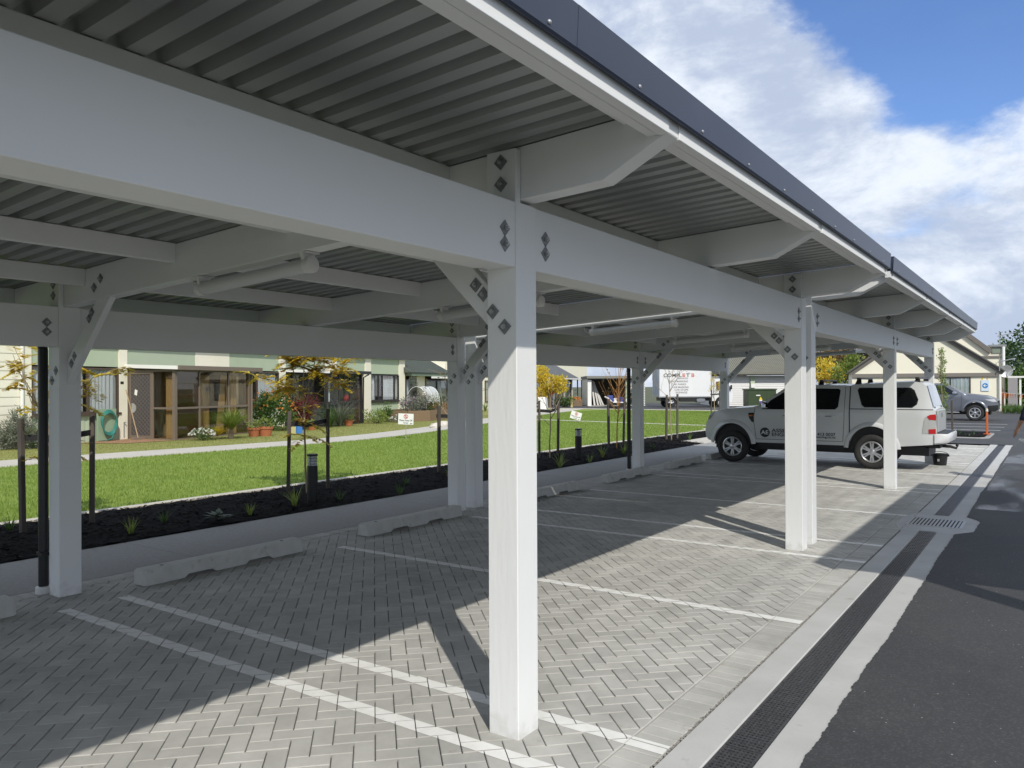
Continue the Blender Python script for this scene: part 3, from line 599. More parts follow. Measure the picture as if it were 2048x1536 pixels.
# ================================================================ VEHICLES
rubber = mat('tyre_rubber', (0.018,0.018,0.018), 0.8, (0.03,0.03,0.03), 30, 0.7)
alloy = mat('alloy_rim', (0.60,0.61,0.62), 0.28, metal=0.85)
darkplastic = mat('black_plastic', (0.012,0.012,0.013), 0.5)
chrome = mat('chrome', (0.75,0.76,0.78), 0.12, metal=1.0)
tinted = mat('tinted_glass', (0.006,0.007,0.008), 0.06, spec=0.6)
paleglass = mat('windscreen_glass', (0.10,0.13,0.17), 0.05, spec=0.8)
red_lens = mat('red_lens', (0.45,0.012,0.015), 0.15, coat=0.5)
clear_lens = mat('clear_lens', (0.42,0.43,0.42), 0.15, coat=0.6)
amber = mat('amber_lens', (0.7,0.20,0.02), 0.2)
def gridclip(poly, cell):
    xs = [p[0] for p in poly]; zs = [p[1] for p in poly]; cells = []
    i0, i1 = math.floor(min(xs)/cell), math.ceil(max(xs)/cell); j0, j1 = math.floor(min(zs)/cell), math.ceil(max(zs)/cell)
    for i in range(i0, i1):
        for j in range(j0, j1):
            q = clip(poly, i*cell, (i+1)*cell, j*cell, (j+1)*cell)
            r = []
            for p in q:
                p = (round(p[0], 4), round(p[1], 4))
                if not r or p != r[-1]: r.append(p)
            if len(r) > 1 and r[0] == r[-1]: r.pop()
            if len(r) >= 3:
                ar = abs(sum(r[k][0]*r[(k+1) % len(r)][1]-r[(k+1) % len(r)][0]*r[k][1] for k in range(len(r))))
                if ar > 1e-7: cells.append(r)
    return cells
def shell(poly, wfun, cell=0.08, nc=6, crown=0.03, zc=1.0):
    mb = MB(); cells = gridclip(poly, cell); idx = {}; V = []
    def vid(p, s):
        k = (p, s)
        if k not in idx: idx[k] = len(V); V.append((p[0], s*wfun(*p), p[1]))
        return idx[k]
    F = []; cnt = {}
    for c in cells:
        F.append(tuple(vid(p, -1) for p in c)); F.append(tuple(vid(p, 1) for p in reversed(c)))
        for a, b in zip(c, c[1:]+c[:1]):
            if a == b: continue
            cnt[frozenset((a, b))] = cnt.get(frozenset((a, b)), 0)+1
    def cp(p, k):
        if k == 0: return vid(p, -1)
        if k == nc: return vid(p, 1)
        kk = (p, 'c', k)
        if kk not in idx:
            t = -1+2*k/nc; idx[kk] = len(V); V.append((p[0], t*wfun(*p), p[1]+(crown*(1-t*t) if p[1] > zc else 0)))
        return idx[kk]
    for e_, n in cnt.items():
        if n == 1 and len(e_) == 2:
            a, b = tuple(e_)
            for k in range(nc): F.append((cp(a, k), cp(b, k), cp(b, k+1), cp(a, k+1)))
    mb.v = V; mb.f = F; mb.m = [0]*len(F); return mb
def overlay(poly, wfun, off, cell=0.08, side=-1, th=0.006):
    mb = MB(); idx = {}; V = []; F = []
    for c in gridclip(poly, cell):
        f = []
        for p in c:
            if p not in idx: idx[p] = len(V); V.append((p[0], side*(wfun(*p)+off), p[1]))
            f.append(idx[p])
        F.append(tuple(f))
    n = len(V); V += [(x, y-side*th, z) for x, y, z in V]
    cnt = {}
    for f in F:
        for a, b in zip(f, f[1:]+f[:1]): cnt[frozenset((a, b))] = cnt.get(frozenset((a, b)), 0)+1
    F2 = [(a, b, b+n, a+n) for (a, b) in (tuple(k) for k, v in cnt.items() if v == 1 and len(k) == 2)]
    mb.v = V; mb.f = F+F2; mb.m = [0]*len(mb.f); return mb
def seam(pts, wfun, T, w=0.006, side=-1, m=None):
    mb = MB(); P = []
    for a, b in zip(pts, pts[1:]):
        n = max(2, int(math.hypot(b[0]-a[0], b[1]-a[1])/0.08))
        P += [(a[0]+(b[0]-a[0])*t, a[1]+(b[1]-a[1])*t) for t in np.linspace(0, 1, n, endpoint=False)]
    P.append(pts[-1]); mb.tube([(x, side*(wfun(x, z)+0.0005), z) for x, z in P], w, 5)
    return part('panel_gap', mb, m or darkplastic, T)
def wheel(T, x, y, r, side, spokes=6, ry=0.14, rim=0.62, rim_m=None, z=None):
    z = r if z is None else z; yo = y+side*0.0; yi = y-side*ry
    w = part('wheel', MB().lathe([(r*0.2, -side*ry*0.8),(r*0.55, -side*ry*0.75),(r*0.58,-side*ry*0.3),(r*0.2,-side*ry*0.3)], 16, (x, y, z), 'y'), darkplastic, T)
    pr = [(r*rim, -side*0.02), (r*0.70, 0.0), (r*0.86, side*0.006), (r*0.97, -side*0.015), (r*0.999, -side*0.045), (r*0.999, -side*(ry-0.04)), (r*0.96, -side*(ry-0.01)), (r*0.85, -side*ry), (r*rim, -side*ry)]
    part('tyre', MB().lathe(pr, 36, (x, y, z), 'y'), rubber, w, sm=True, ang=50)
    mb = MB(); rm = rim_m or alloy
    mb.lathe([(r*rim*1.0, -side*0.004), (r*rim*0.93, side*0.002), (r*rim*0.86, -side*0.012), (r*rim*0.85, -side*0.08)], 30, (x, y, z), 'y')
    mb.lathe([(0, side*0.0), (r*0.10, side*0.0), (r*0.15, -side*0.01), (r*0.16, -side*0.05)], 14, (x, y, z), 'y')
    for k in range(spokes):
        a = 2*math.pi*k/spokes+math.pi/2; ca, sa = math.cos(a), math.sin(a)
        for d_ in (-0.5, 0.5):
            tx, tz = -sa*r*0.055*2*d_, ca*r*0.055*2*d_
            mb.bar((x+ca*r*0.12+tx*0.5, y-side*0.025, z+sa*r*0.12+tz*0.5), (x+ca*r*rim*0.9+tx*1.35, y-side*0.022, z+sa*r*rim*0.9+tz*1.35), r*0.085, 0.03, up=(0,1,0))
        a2 = a+math.pi/spokes; mb.lathe([(0, -side*0.022),(r*0.028,-side*0.022),(r*0.028,-side*0.06)], 6, (x+math.cos(a2)*r*0.20, y, z+math.sin(a2)*r*0.20), 'y')
    mb.lathe([(r*rim*0.86, -side*0.075), (0, -side*0.075)], 24, (x, y, z), 'y', 1)
    part('rim', mb, [rm, mat('brake_dark', (0.03,0.03,0.032), 0.6)], w, sm=True, ang=35)
def arc(cx, cz, rx, rz, a0, a1, n=14): return [(cx+rx*math.cos(math.radians(a)), cz+rz*math.sin(math.radians(a))) for a in np.linspace(a0, a1, n)]
def flare(T, cx, cz, rx, rz, wfun, m, side):
    mb = MB(); P = []
    for k, (ro, off) in enumerate(((0.0, 0.002), (0.005, 0.030), (0.06, 0.026), (0.085, 0.0))):
        for a in np.linspace(4, 176, 18):
            x = cx+(rx+ro)*math.cos(math.radians(a)); z = cz+(rz+ro)*math.sin(math.radians(a)); P.append((x, side*(wfun(x, z)+off), z))
    mb.add(P, [(k*18+i, k*18+i+1, (k+1)*18+i+1, (k+1)*18+i) for k in range(3) for i in range(17)]); part('arch_flare', mb, m, T, sm=True, ang=60)
def cross_glass(T, name, a, b, w0, w1, m, off=(0.0, 0.008)):
    mb = MB(); n = 8; ns = 4; V = []
    for i in range(ns+1):
        t = i/ns
        for j in range(n+1):
            s = -1+2*j/n; ww = w0+(w1-w0)*t
            V.append((a[0]+(b[0]-a[0])*t+off[0], s*ww, a[1]+(b[1]-a[1])*t+0.03*(1-(s*ww/0.8)**2)+off[1]))
    mb.add(V, [(i*(n+1)+j, i*(n+1)+j+1, (i+1)*(n+1)+j+1, (i+1)*(n+1)+j) for i in range(ns) for j in range(n)]); return part(name, mb, m, T, sm=True)
# ---- white utility under the far carport
white_car = mat('white_car_paint', (0.60,0.62,0.62), 0.3, coat=0.6, spec=0.5)
UX, UY = -4.0, 16.68
ute = thing('utility', 'white double cab utility with canopy and roof racks parked under the far carport', 'utility', (UX, UY, 0), local=True)
sx = lambda P: [(x-UX, z) for x, z in P]
def uw(x, z):
    X = x+UX; w = 0.80
    b = 0.97 if X < -5.03 else 1.10
    if z > b: w -= 0.27*(z-b)
    if z < 0.62: w -= 0.10*(0.62-z)
    d = X+6.14
    if d < 0.55: w -= 0.17*(1-max(d, 0)/0.55)**2
    d = -1.75-X
    if d < 0.30: w -= 0.06*(1-max(d, 0)/0.30)**2
    return w
prof = [(-5.90,0.42),(-6.06,0.44),(-6.13,0.52),(-6.14,0.64),(-6.12,0.77),(-6.07,0.86),(-6.02,0.97),(-5.96,1.03),(-5.80,1.075),(-5.46,1.122),(-5.07,1.150),(-4.95,1.185),(-4.43,1.540),(-4.27,1.580),(-3.9,1.598),(-3.30,1.588),(-3.215,1.575),(-3.16,1.600),(-2.6,1.632),(-2.14,1.652),(-1.99,1.630),(-1.92,1.575),(-1.80,1.15),(-1.765,1.12),(-1.75,0.75),(-1.76,0.55),(-1.80,0.50),(-2.33,0.45)]
prof += arc(-2.825, 0.36, 0.42, 0.455, 12, 168)+[(-3.26,0.43),(-5.05,0.43)]+arc(-5.505, 0.36, 0.41, 0.455, 12, 168)
part('body', shell(sx(prof), uw), white_car, ute, sm=True, ang=32)
for s in (-1, 1):
    flare(ute, -5.505-UX, 0.36, 0.405, 0.45, uw, white_car, s); flare(ute, -2.825-UX, 0.36, 0.415, 0.45, uw, white_car, s)
    for nm, P in (('window', [(-4.87,1.108),(-4.80,1.19),(-4.72,1.285),(-4.38,1.505),(-4.13,1.535),(-4.12,1.112)]),
                  ('window', [(-4.03,1.115),(-4.03,1.530),(-3.42,1.520),(-3.388,1.49),(-3.42,1.17),(-3.47,1.12)])):
        part(nm, overlay(sx(P), uw, 0.004, side=s), tinted, ute)
    cw = [(-3.04,1.525),(-3.065,1.48),(-2.985,1.22),(-2.935,1.183),(-2.15,1.183),(-2.075,1.24),(-2.055,1.32),(-2.12,1.48),(-2.18,1.525)]
    ctr = (-2.56, 1.355); big = [(ctr[0]+(x-ctr[0])*1.035, ctr[1]+(z-ctr[1])*1.09) for x, z in cw]
    cwin = part('canopy_window', overlay(sx(big), uw, 0.003, side=s), darkplastic, ute)
    part('pane', overlay(sx(cw), uw, 0.008, side=s), tinted, cwin)
    seam(sx([(-5.04,1.12),(-5.045,0.85),(-5.0,0.50),(-3.335,0.505),(-3.31,0.9),(-3.298,1.56)]), uw, ute, side=s, w=0.004)
    seam(sx([(-4.075,1.56),(-4.075,0.505)]), uw, ute, side=s, w=0.004)
    seam(sx([(-3.212,1.57),(-3.215,0.46)]), uw, ute, side=s, w=0.010); seam(sx([(-3.21,1.135),(-1.80,1.135)]), uw, ute, side=s, w=0.007)
    tl = part('tail_light', overlay(sx([(-1.945,0.93),(-1.92,1.0),(-1.85,1.045),(-1.758,1.055),(-1.758,0.70),(-1.975,0.70)]), uw, 0.006, side=s), clear_lens, ute)
    part('red_lens', overlay(sx([(-1.895,1.012),(-1.85,1.043),(-1.757,1.056),(-1.757,0.945),(-1.86,0.955)]), uw, 0.011, side=s), red_lens, tl)
    part('red_lens', overlay(sx([(-1.87,0.78),(-1.757,0.79),(-1.757,0.70),(-1.87,0.70)]), uw, 0.011, side=s), red_lens, tl)
    part('rear_lens', MB().box(-1.752-UX, -1.738-UX, min(s*0.62,s*0.725), max(s*0.62,s*0.725), 0.72, 1.04), clear_lens, tl)
    part('headlight', overlay(sx([(-6.065,0.86),(-6.03,0.95),(-5.975,1.022),(-5.885,1.035),(-5.94,0.955),(-6.0,0.89)]), uw, 0.006, side=s), mat('headlamp', (0.22,0.23,0.24), 0.1, coat=0.7), ute)
    v_ = part('fender_vent', overlay(sx([(-5.165,1.03),(-5.05,1.035),(-5.05,0.835),(-5.09,0.85),(-5.14,0.92)]), uw, 0.006, side=s), darkplastic, ute)
    part('side_repeater', overlay(sx([(-5.145,0.985),(-5.065,0.99),(-5.065,0.965),(-5.145,0.96)]), uw, 0.010, side=s), amber, v_)
    for hx in (-3.55, -4.36):
        h = part('door_handle', MB().tube([(hx-0.10-UX, s*(uw(hx-UX, 0.985)+0.004), 0.985),(hx-0.07-UX, s*(uw(hx-UX,0.985)+0.028), 0.985),(hx+0.07-UX, s*(uw(hx-UX,0.985)+0.028), 0.985),(hx+0.10-UX, s*(uw(hx-UX,0.985)+0.004), 0.985)], 0.011, 8), chrome, ute, sm=True)
    mr = part('mirror', MB().add([(-4.86-UX,s*0.79,1.13),(-4.74-UX,s*0.79,1.13),(-4.86-UX,s*0.98,1.13),(-4.76-UX,s*0.98,1.13),(-4.84-UX,s*0.84,1.27),(-4.76-UX,s*0.84,1.27),(-4.83-UX,s*0.97,1.26),(-4.77-UX,s*0.97,1.26)], [(0,1,3,2),(4,6,7,5),(0,2,6,4),(1,5,7,3),(2,3,7,6),(0,4,5,1)]), chrome, ute, bev=0.02, sm=True)
    wheel(ute, -5.505-UX, s*0.785, 0.328, s); wheel(ute, -2.825-UX, s*0.785, 0.328, s)
    for rx_ in (-3.09, -2.08, -3.78):
        zr = 1.60 if rx_ > -3.2 else 1.565
        part('rack_foot', MB().add([(rx_-0.075-UX,s*0.665,zr-0.055),(rx_+0.075-UX,s*0.665,zr-0.055),(rx_+0.05-UX,s*0.60,zr+0.07),(rx_-0.03-UX,s*0.60,zr+0.07),(rx_-0.06-UX,s*0.56,zr-0.01),(rx_+0.06-UX,s*0.56,zr-0.01),(rx_+0.045-UX,s*0.55,zr+0.13),(rx_-0.02-UX,s*0.55,zr+0.13)], [(0,1,2,3),(4,7,6,5),(0,4,5,1),(1,5,6,2),(2,6,7,3),(3,7,4,0)]), darkplastic, ute)
for rx_ in (-3.08, -2.07, -3.77): part('roof_bar', MB().box(rx_-0.04-UX, rx_+0.04-UX, -0.60, 0.60, (1.70 if rx_ > -3.2 else 1.665), (1.733 if rx_ > -3.2 else 1.698)), mat('rack_bar', (0.10,0.10,0.105), 0.45), ute, bev=0.008)
cross_glass(ute, 'windscreen', (-4.915-UX,1.205), (-4.455-UX,1.525), 0.70, 0.62, paleglass, (-0.004, 0.004))
cross_glass(ute, 'rear_glass', (-1.915-UX,1.56), (-1.805-UX,1.17), 0.57, 0.66, mat('rear_glass', (0.30,0.34,0.42), 0.05, spec=0.8), (0.008, 0.0))
for s in (-1, 1): part('glass_hinge', MB().box(-1.83-UX,-1.79-UX, s*0.5-0.02, s*0.5+0.02, 1.15, 1.185), darkplastic, ute)
tg = part('tailgate', MB().box(-1.752-UX,-1.738-UX,-0.60,0.60,0.72,1.12), white_car, ute, bev=0.006)
part('badge', MB().lathe([(0,0.004),(0.045,0.004),(0.048,0)], 16, (-1.738-UX, 0, 1.02), 'x'), mat('badge_blue', (0.03,0.04,0.09), 0.3), tg)
mb = MB(); mb.add([(-1.80-UX,-0.78,0.50),(-1.56-UX,-0.70,0.53),(-1.56-UX,0.70,0.53),(-1.80-UX,0.78,0.50),(-1.80-UX,-0.79,0.70),(-1.55-UX,-0.70,0.70),(-1.55-UX,0.70,0.70),(-1.80-UX,0.79,0.70)], [(0,3,2,1),(4,5,6,7),(0,1,5,4),(1,2,6,5),(2,3,7,6),(3,0,4,7)])
bp_ = part('rear_bumper', mb, mat('bumper_white', (0.6,0.61,0.62), 0.35, coat=0.3), ute, bev=0.025, sm=True)
part('step_pad', MB().box(-1.75-UX,-1.575-UX,-0.66,0.66,0.7005,0.712), darkplastic, bp_)
part('tow_bar', MB().tube([(-1.85-UX,0,0.44),(-1.60-UX,0,0.43),(-1.50-UX,0,0.40),(-1.49-UX,0,0.43)], [0.03,0.03,0.022,0.016], 8).lathe([(0,0.425),(0.022,0.435),(0.027,0.455),(0.022,0.475),(0,0.482)], 10, (-1.49-UX,0,0)).box(-1.95-UX,-1.72-UX,-0.5,0.5,0.42,0.47), darkplastic, ute, sm=True)
part('underbody', MB().box(-5.95-UX,-1.9-UX,-0.5,0.5,0.27,0.44), darkplastic, ute)
for x_ in (-5.505, -2.825): part('wheel_liner', MB().prism(arc(x_-UX,0.36,0.402,0.448,0,180,16), 'y', -0.70, 0.70), darkplastic, ute)
part('side_sill', MB().box(-4.98-UX,-3.3-UX,-0.72,0.72,0.36,0.435), darkplastic, ute)
decal = mat('decal_black', (0.012,0.013,0.018), 0.4); decal_w = mat('decal_white', (0.7,0.72,0.72), 0.4)
lz = lambda x, z: (x-UX, -(uw(x-UX, z)+0.006), z)
part('logo_disc', MB().lathe([(0,-0.002),(0.098,-0.002),(0.098,0.004)], 32, (-4.82-UX, -uw(-4.82-UX,0.64)-0.003, 0.64), 'y'), decal, ute)
lettering('AE', 0.115, ute, (-4.895-UX, -uw(-4.82-UX,0.64)-0.0075, 0.602), (RX90,0,0), decal_w, width=0.15)
lettering('ASSET', 0.098, ute, lz(-4.685, 0.650), (RX90,0,0), decal, width=0.36)
lettering('ENGINEERING', 0.098, ute, lz(-4.685, 0.570), (RX90,0,0), decal, width=0.72)
lettering('413 0037', 0.085, ute, lz(-3.800, 0.605), (RX90,0,0), decal, width=0.335)
lettering('engineering.co.nz', 0.058, ute, lz(-3.955, 0.560), (RX90,0,0), decal, width=0.49)
# ---- silver utility in the far car park
silver = mat('silver_car_paint', (0.20,0.215,0.25), 0.28, metal=0.55, coat=0.5)
SX, SY = -4.75, 39.85
su = thing('utility', 'grey metallic utility in the far car park, nose pointing right', 'utility', (SX, SY, 0), local=True)
sp = [(1.62,0.42),(2.66,0.40),(2.78,0.50),(2.80,0.70),(2.77,0.86),(2.68,0.97),(2.40,1.06),(1.95,1.12),(1.58,1.16),(1.48,1.20),(0.75,1.585),(0.5,1.62),(0.0,1.64),(-0.45,1.62),(-0.62,1.56),(-0.72,1.12),(-2.18,1.12),(-2.22,0.5),(-1.75,0.45)]
sp += arc(-1.35,0.37,0.42,0.43,168,12)+[(-0.9,0.40),(1.2,0.40)]+arc(1.94,0.37,0.43,0.46,168,12)
sp = sp[1:]
def sw(x, z):
    w = 0.83
    b = 0.95 if x > 1.55 else 1.10
    if z > b: w -= 0.30*(z-b)
    if z < 0.6: w -= 0.10*(0.6-z)
    if 2.80-x < 0.6: w -= 0.20*(1-max(0,2.80-x)/0.6)**2
    return w
part('body', shell(sp, sw, crown=0.04), silver, su, sm=True, ang=32)
for s in (-1, 1):
    part('window', overlay([(1.33,1.15),(0.78,1.53),(0.35,1.56),(0.32,1.14)], sw, 0.004, side=s), tinted, su); part('window', overlay([(0.22,1.14),(0.25,1.56),(-0.38,1.54),(-0.45,1.14)], sw, 0.004, side=s), tinted, su)
    flare(su, 1.94, 0.37, 0.42, 0.45, sw, silver, s)
    wheel(su, 1.94, s*0.81, 0.345, s, rim=0.66); wheel(su, -1.35, s*0.81, 0.345, s, rim=0.66)
    part('headlight', overlay([(2.30,0.93),(2.66,0.955),(2.755,0.84),(2.60,0.83)], sw, 0.006, side=s), mat('headlamp_pale', (0.55,0.57,0.6), 0.12, coat=0.6), su)
    part('mirror', MB().box(1.10,1.26,s*0.80 if s > 0 else -0.98,0.98 if s > 0 else -0.80,1.14,1.27), chrome, su, bev=0.03, sm=True)
    part('side_step', MB().box(-0.8,1.35,s*0.80-0.05,s*0.80+0.05,0.34,0.39), galv, su, bev=0.01)
    seam([(1.45,1.13),(1.42,0.6),(1.36,0.45)], sw, su, side=s, w=0.005); seam([(0.27,1.58),(0.27,0.45)], sw, su, side=s, w=0.005)
    part('lower_trim', overlay([(2.40,0.42),(2.42,0.66),(2.79,0.70),(2.79,0.50),(2.68,0.415)], sw, 0.005, side=s), darkplastic, su)
cross_glass(su, 'windscreen', (1.44,1.215), (0.79,1.565), 0.70, 0.60, paleglass, (0.004, 0.004))
part('grille', MB().box(2.775,2.80,-0.5,0.5,0.62,0.88), darkplastic, su, bev=0.01)
for x_ in (-1.35, 1.94): part('wheel_liner', MB().prism(arc(x_,0.37,0.415,0.425,0,180,16), 'y', -0.72, 0.72), darkplastic, su)
part('underbody', MB().box(-2.1,2.5,-0.5,0.5,0.27,0.42), darkplastic, su)
# ---- box truck beyond the lawn
tb = np.array(gnd(1384, 815.0))
truck = thing('box_truck', 'white box truck with COMPLETE lettering on its side beyond the lawn', 'truck', (tb[0], tb[1], 0), rz=YAW+0.05, local=True)
tw = mat('truck_white', (0.74,0.75,0.76), 0.4, (0.70,0.71,0.72), 1.5, 0.8)
bx_ = part('cargo_box', MB().box(-2.40,1.42,0.0,2.0,0.80,3.05), tw, truck, bev=0.02)
for x_ in (-2.40, 1.40): part('corner_post', MB().box(x_-0.01,x_+0.05,-0.015,0.06,0.79,3.06), galv, bx_)
part('side_rail', MB().box(-2.41,1.45,-0.012,0.03,0.74,0.82), galv, bx_)
rd = part('rear_door', MB().box(-2.425,-2.402,0.08,1.92,0.86,2.98), mat('truck_rear', (0.52,0.58,0.66), 0.4), bx_)
for yy in (0.5, 1.0, 1.5): part('door_rod', MB().tube([(-2.445,yy,0.9),(-2.445,yy,2.9)], 0.018, 6), galv, rd)
part('chassis', MB().box(-2.2,2.3,0.3,1.7,0.48,0.74), darkplastic, truck)
part('fuel_tank', MB().box(0.35,1.0,0.05,0.5,0.36,0.66), mat('tank_grey', (0.25,0.27,0.30), 0.4, metal=0.5), truck, bev=0.05, sm=True)
part('side_guard', MB().box(-0.9,0.3,0.03,0.07,0.42,0.70), darkplastic, truck)
cabp = [(1.50,0.46),(1.60,0.46)]+arc(2.14,0.36,0.42,0.42,165,15,8)+[(2.95,0.44),(3.02,0.7),(3.02,1.15),(2.80,1.85),(2.62,2.02),(2.45,2.07),(1.62,2.06),(1.50,1.98)]
part('cab', shell(cabp, lambda x, z: 0.95-0.06*max(0, z-1.2), 0.12, 4, 0.02, 1.9), tw, truck, sm=True, ang=35)
cb = [o for o in truck.children if o.name.startswith('cab')][0]; cb.location = (0, 1.0*K, 0)
cwf = lambda x, z: 0.95-0.06*max(0, z-1.2)
wn_ = part('cab_window', overlay([(1.80,1.22),(1.78,1.86),(2.60,1.90),(2.88,1.30),(2.86,1.20)], cwf, 0.004), mat('cab_glass', (0.20,0.20,0.19), 0.08, spec=0.7), truck); wn_.location = (0, 1.0*K, 0)
wn_ = part('cab_interior', overlay([(1.82,1.3),(1.80,1.84),(1.98,1.85),(1.98,1.25)], cwf, 0.008), mat('seat_maroon', (0.12,0.03,0.03), 0.7), truck); wn_.location = (0, 1.0*K, 0)
ws_ = cross_glass(truck, 'windscreen', (3.02,1.18), (2.80,1.83), 0.85, 0.80, paleglass, (0.01, 0.0)); ws_.location = (0, 1.0*K, 0)
for s, yy in ((-1, 0.06), (1, 1.94)):
    wheel(truck, 2.14, yy, 0.33, s, 5, 0.2, 0.6, tw); wheel(truck, -1.50, yy, 0.33, s, 5, 0.35, 0.6, tw)
part('mud_guard', MB().prism(arc(-1.5,0.36,0.42,0.42,170,10,10)+arc(-1.5,0.36,0.39,0.39,10,170,10), 'y', 0.02, 0.4), galv, truck)
part('mirror', MB().box(2.82,2.90,-0.16,-0.02,1.30,1.62), darkplastic, truck)
ink = mat('truck_ink', (0.03,0.022,0.02), 0.5); orange_ink = mat('truck_orange', (0.55,0.09,0.03), 0.5)
ty = -0.008
lettering('COMPL', 0.36, truck, (-2.08, ty, 2.21), (RX90,0,0), ink, width=1.32)
for x0_ in (-0.70, -0.04):
    for k in range(3): part('letter_bar', MB().box(x0_, x0_+0.21, ty-0.002, ty, 2.21+0.095*k, 2.265+0.095*k), ink if k == 1 and False else orange_ink, truck)
lettering('T', 0.36, truck, (-0.42, ty, 2.21), (RX90,0,0), ink, width=0.26)
grey_ink = mat('truck_grey_ink', (0.22,0.20,0.19), 0.5)
for s_, x_, z_, w_, h_ in (('SERVICES',-1.02,2.06,0.72,0.12),('ROAD MARKING',-1.70,1.83,1.40,0.15),('CAR PARKS',-1.50,1.62,1.05,0.15),('LINE MARKING',-1.40,1.41,1.15,0.15),('CAR STOPS',-1.28,1.22,1.00,0.15),('SIGNAGE',-1.20,1.03,0.85,0.15)):
    lettering(s_, h_*1.2, truck, (x_, ty, z_), (RX90,0,0), grey_ink, width=w_)
ln_ = lettering('COMPLETE', 0.1, truck, (1.98, ty+0.04, 1.02), (RX90,0,0), grey_ink, width=0.7)
# ================================================================ BUILDINGS
cream = mat('cream_wall', (0.80,0.765,0.62), 0.8, (0.83,0.80,0.66), 1.2, 0.9, 50, 0.15, dirt=(0.9, 0.66, (0.75,0.71,0.57)))
green_p = mat('sage_panel', (0.40,0.475,0.34), 0.7, (0.44,0.515,0.375), 1.5, 0.9)
brown_f = mat('bronze_frame', (0.085,0.060,0.045), 0.45)
tan_f = mat('taupe_frame', (0.17,0.135,0.105), 0.45)
dark_f = mat('dark_frame', (0.03,0.028,0.028), 0.4)
white_t = mat('white_trim', (0.78,0.78,0.75), 0.5)
roof_g = mat('green_iron_roof', (0.075,0.090,0.075), 0.5, (0.09,0.105,0.09), 2, 0.8, metal=0.1)
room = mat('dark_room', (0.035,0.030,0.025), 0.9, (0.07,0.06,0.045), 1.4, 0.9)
curtain_m = mat('net_curtain', (0.78,0.78,0.78), 0.9, (0.66,0.67,0.69), 3, 0.8, stretch=(6,6,0.3))
beige = mat('beige_panel', (0.55,0.45,0.26), 0.8, (0.60,0.50,0.31), 2, 0.8)
glass = glassmat('clear_glass', (0.86,0.88,0.88)); dglass = glassmat('bronze_glass', (0.80,0.75,0.66))
FA = (-23.4, 12.6); FD = np.array((-0.26, 0.966)); FD = FD/np.linalg.norm(FD); FRZ = math.atan2(FD[1], FD[0])
def fpt(s, o=0.0, z=0.0): return (FA[0]+FD[0]*s+FD[1]*o, FA[1]+FD[1]*s-FD[0]*o, z)
def wavy(x0, x1, y, z0, z1, amp=0.025, per=0.13):
    mb = MB(); n = max(4, int((x1-x0)/per*6)); V = []
    for i in range(n+1):
        x = x0+(x1-x0)*i/n; yy = y+amp*math.sin(2*math.pi*(x-x0)/per+0.7*math.sin(x*9)); V += [(x, yy, z0), (x, yy+0.01*math.sin(x*5), z1)]
    mb.add(V, [(2*i, 2*i+2, 2*i+3, 2*i+1) for i in range(n)]); return mb
def window(T, x0, x1, z0, z1, mull=(), fm=None, y=0.0, curtains=(), rails=(), fw=0.05, g=None, name='window'):
    fm = fm or brown_f; mb = MB(); xs = [x0]+list(mull)+[x1]
    mb.box(x0, x1, y-0.03, y+0.05, z0, z0+fw); mb.box(x0, x1, y-0.03, y+0.05, z1-fw, z1)
    mb.box(x0, x0+fw, y-0.029, y+0.049, z0+fw, z1-fw); mb.box(x1-fw, x1, y-0.029, y+0.049, z0+fw, z1-fw)
    for m_ in mull: mb.box(m_-fw/2, m_+fw/2, y-0.027, y+0.047, z0+fw, z1-fw)
    for (xa, xb, zr) in rails: mb.box(xa, xb, y-0.025, y+0.045, zr-fw/2, zr+fw/2)
    w = part(name, mb, fm, T)
    for a, b in zip(xs, xs[1:]): part('pane', MB().box(a+0.01, b-0.01, y+0.006, y+0.012, z0+0.01, z1-0.01), g or glass, w)
    for a, b in curtains: part('curtain', wavy(a, b, y+0.08, z0+0.03, z1-0.02), curtain_m, w)
    return w
# ---- long villa on the left
villa = thing('villa', 'long single storey cream villa with sage green panels behind the lawn on the left', 'house', fpt(0), FRZ, local=True)
part('wall', MB().box(-12, 18.5, 0.50, 8.0, -0.2, 3.0), cream, villa)
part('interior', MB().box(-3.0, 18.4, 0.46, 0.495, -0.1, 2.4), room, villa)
part('base', MB().box(-12, 18.5, 0.03, 0.6, -0.25, 0.02), mat('plinth', (0.3,0.29,0.27), 0.9), villa)
for k in range(13): 
    o = part('weatherboard', MB().prism([(0.0,0.0),(-0.018,0.0),(-0.004,0.228),(0.46,0.228),(0.46,0.0)], 'x', -12, -3.28) if k == 0 else MB().prism([(0.0,0.0),(-0.018,0.0),(-0.004,0.228),(0.46,0.228),(0.46,0.0)], 'x', -12, -3.28), cream, villa); o.location.z = k*0.23*K
part('downpipe', MB().tube([(-3.24,-0.05,0.05),(-3.24,-0.05,3.0)], 0.045, 10), white_t, villa, sm=True)
for a, b in ((-3.27,-2.96),(-0.06,0.25),(7.80,8.21),(14.44,14.98),(17.86,18.5)): part('pier', MB().box(a, b, -0.04, 0.46, -0.2, 3.0), cream, villa)
for a, b in ((-2.955,-0.065),(0.255,3.18),(4.90,7.79),(8.215,11.08),(11.84,14.43),(14.985,17.855)): part('spandrel_panel', MB().box(a, b, 0.0, 0.455, 2.24, 3.0), green_p, villa)
for a, b in ((3.185,4.895),(11.085,11.80)): part('infill_panel', MB().box(a, b, -0.012, 0.455, 2.24, 3.0), cream, villa)
part('downpipe', MB().tube([(11.82,-0.06,2.2),(11.82,-0.06,3.0)], 0.05, 10), white_t, villa, sm=True)
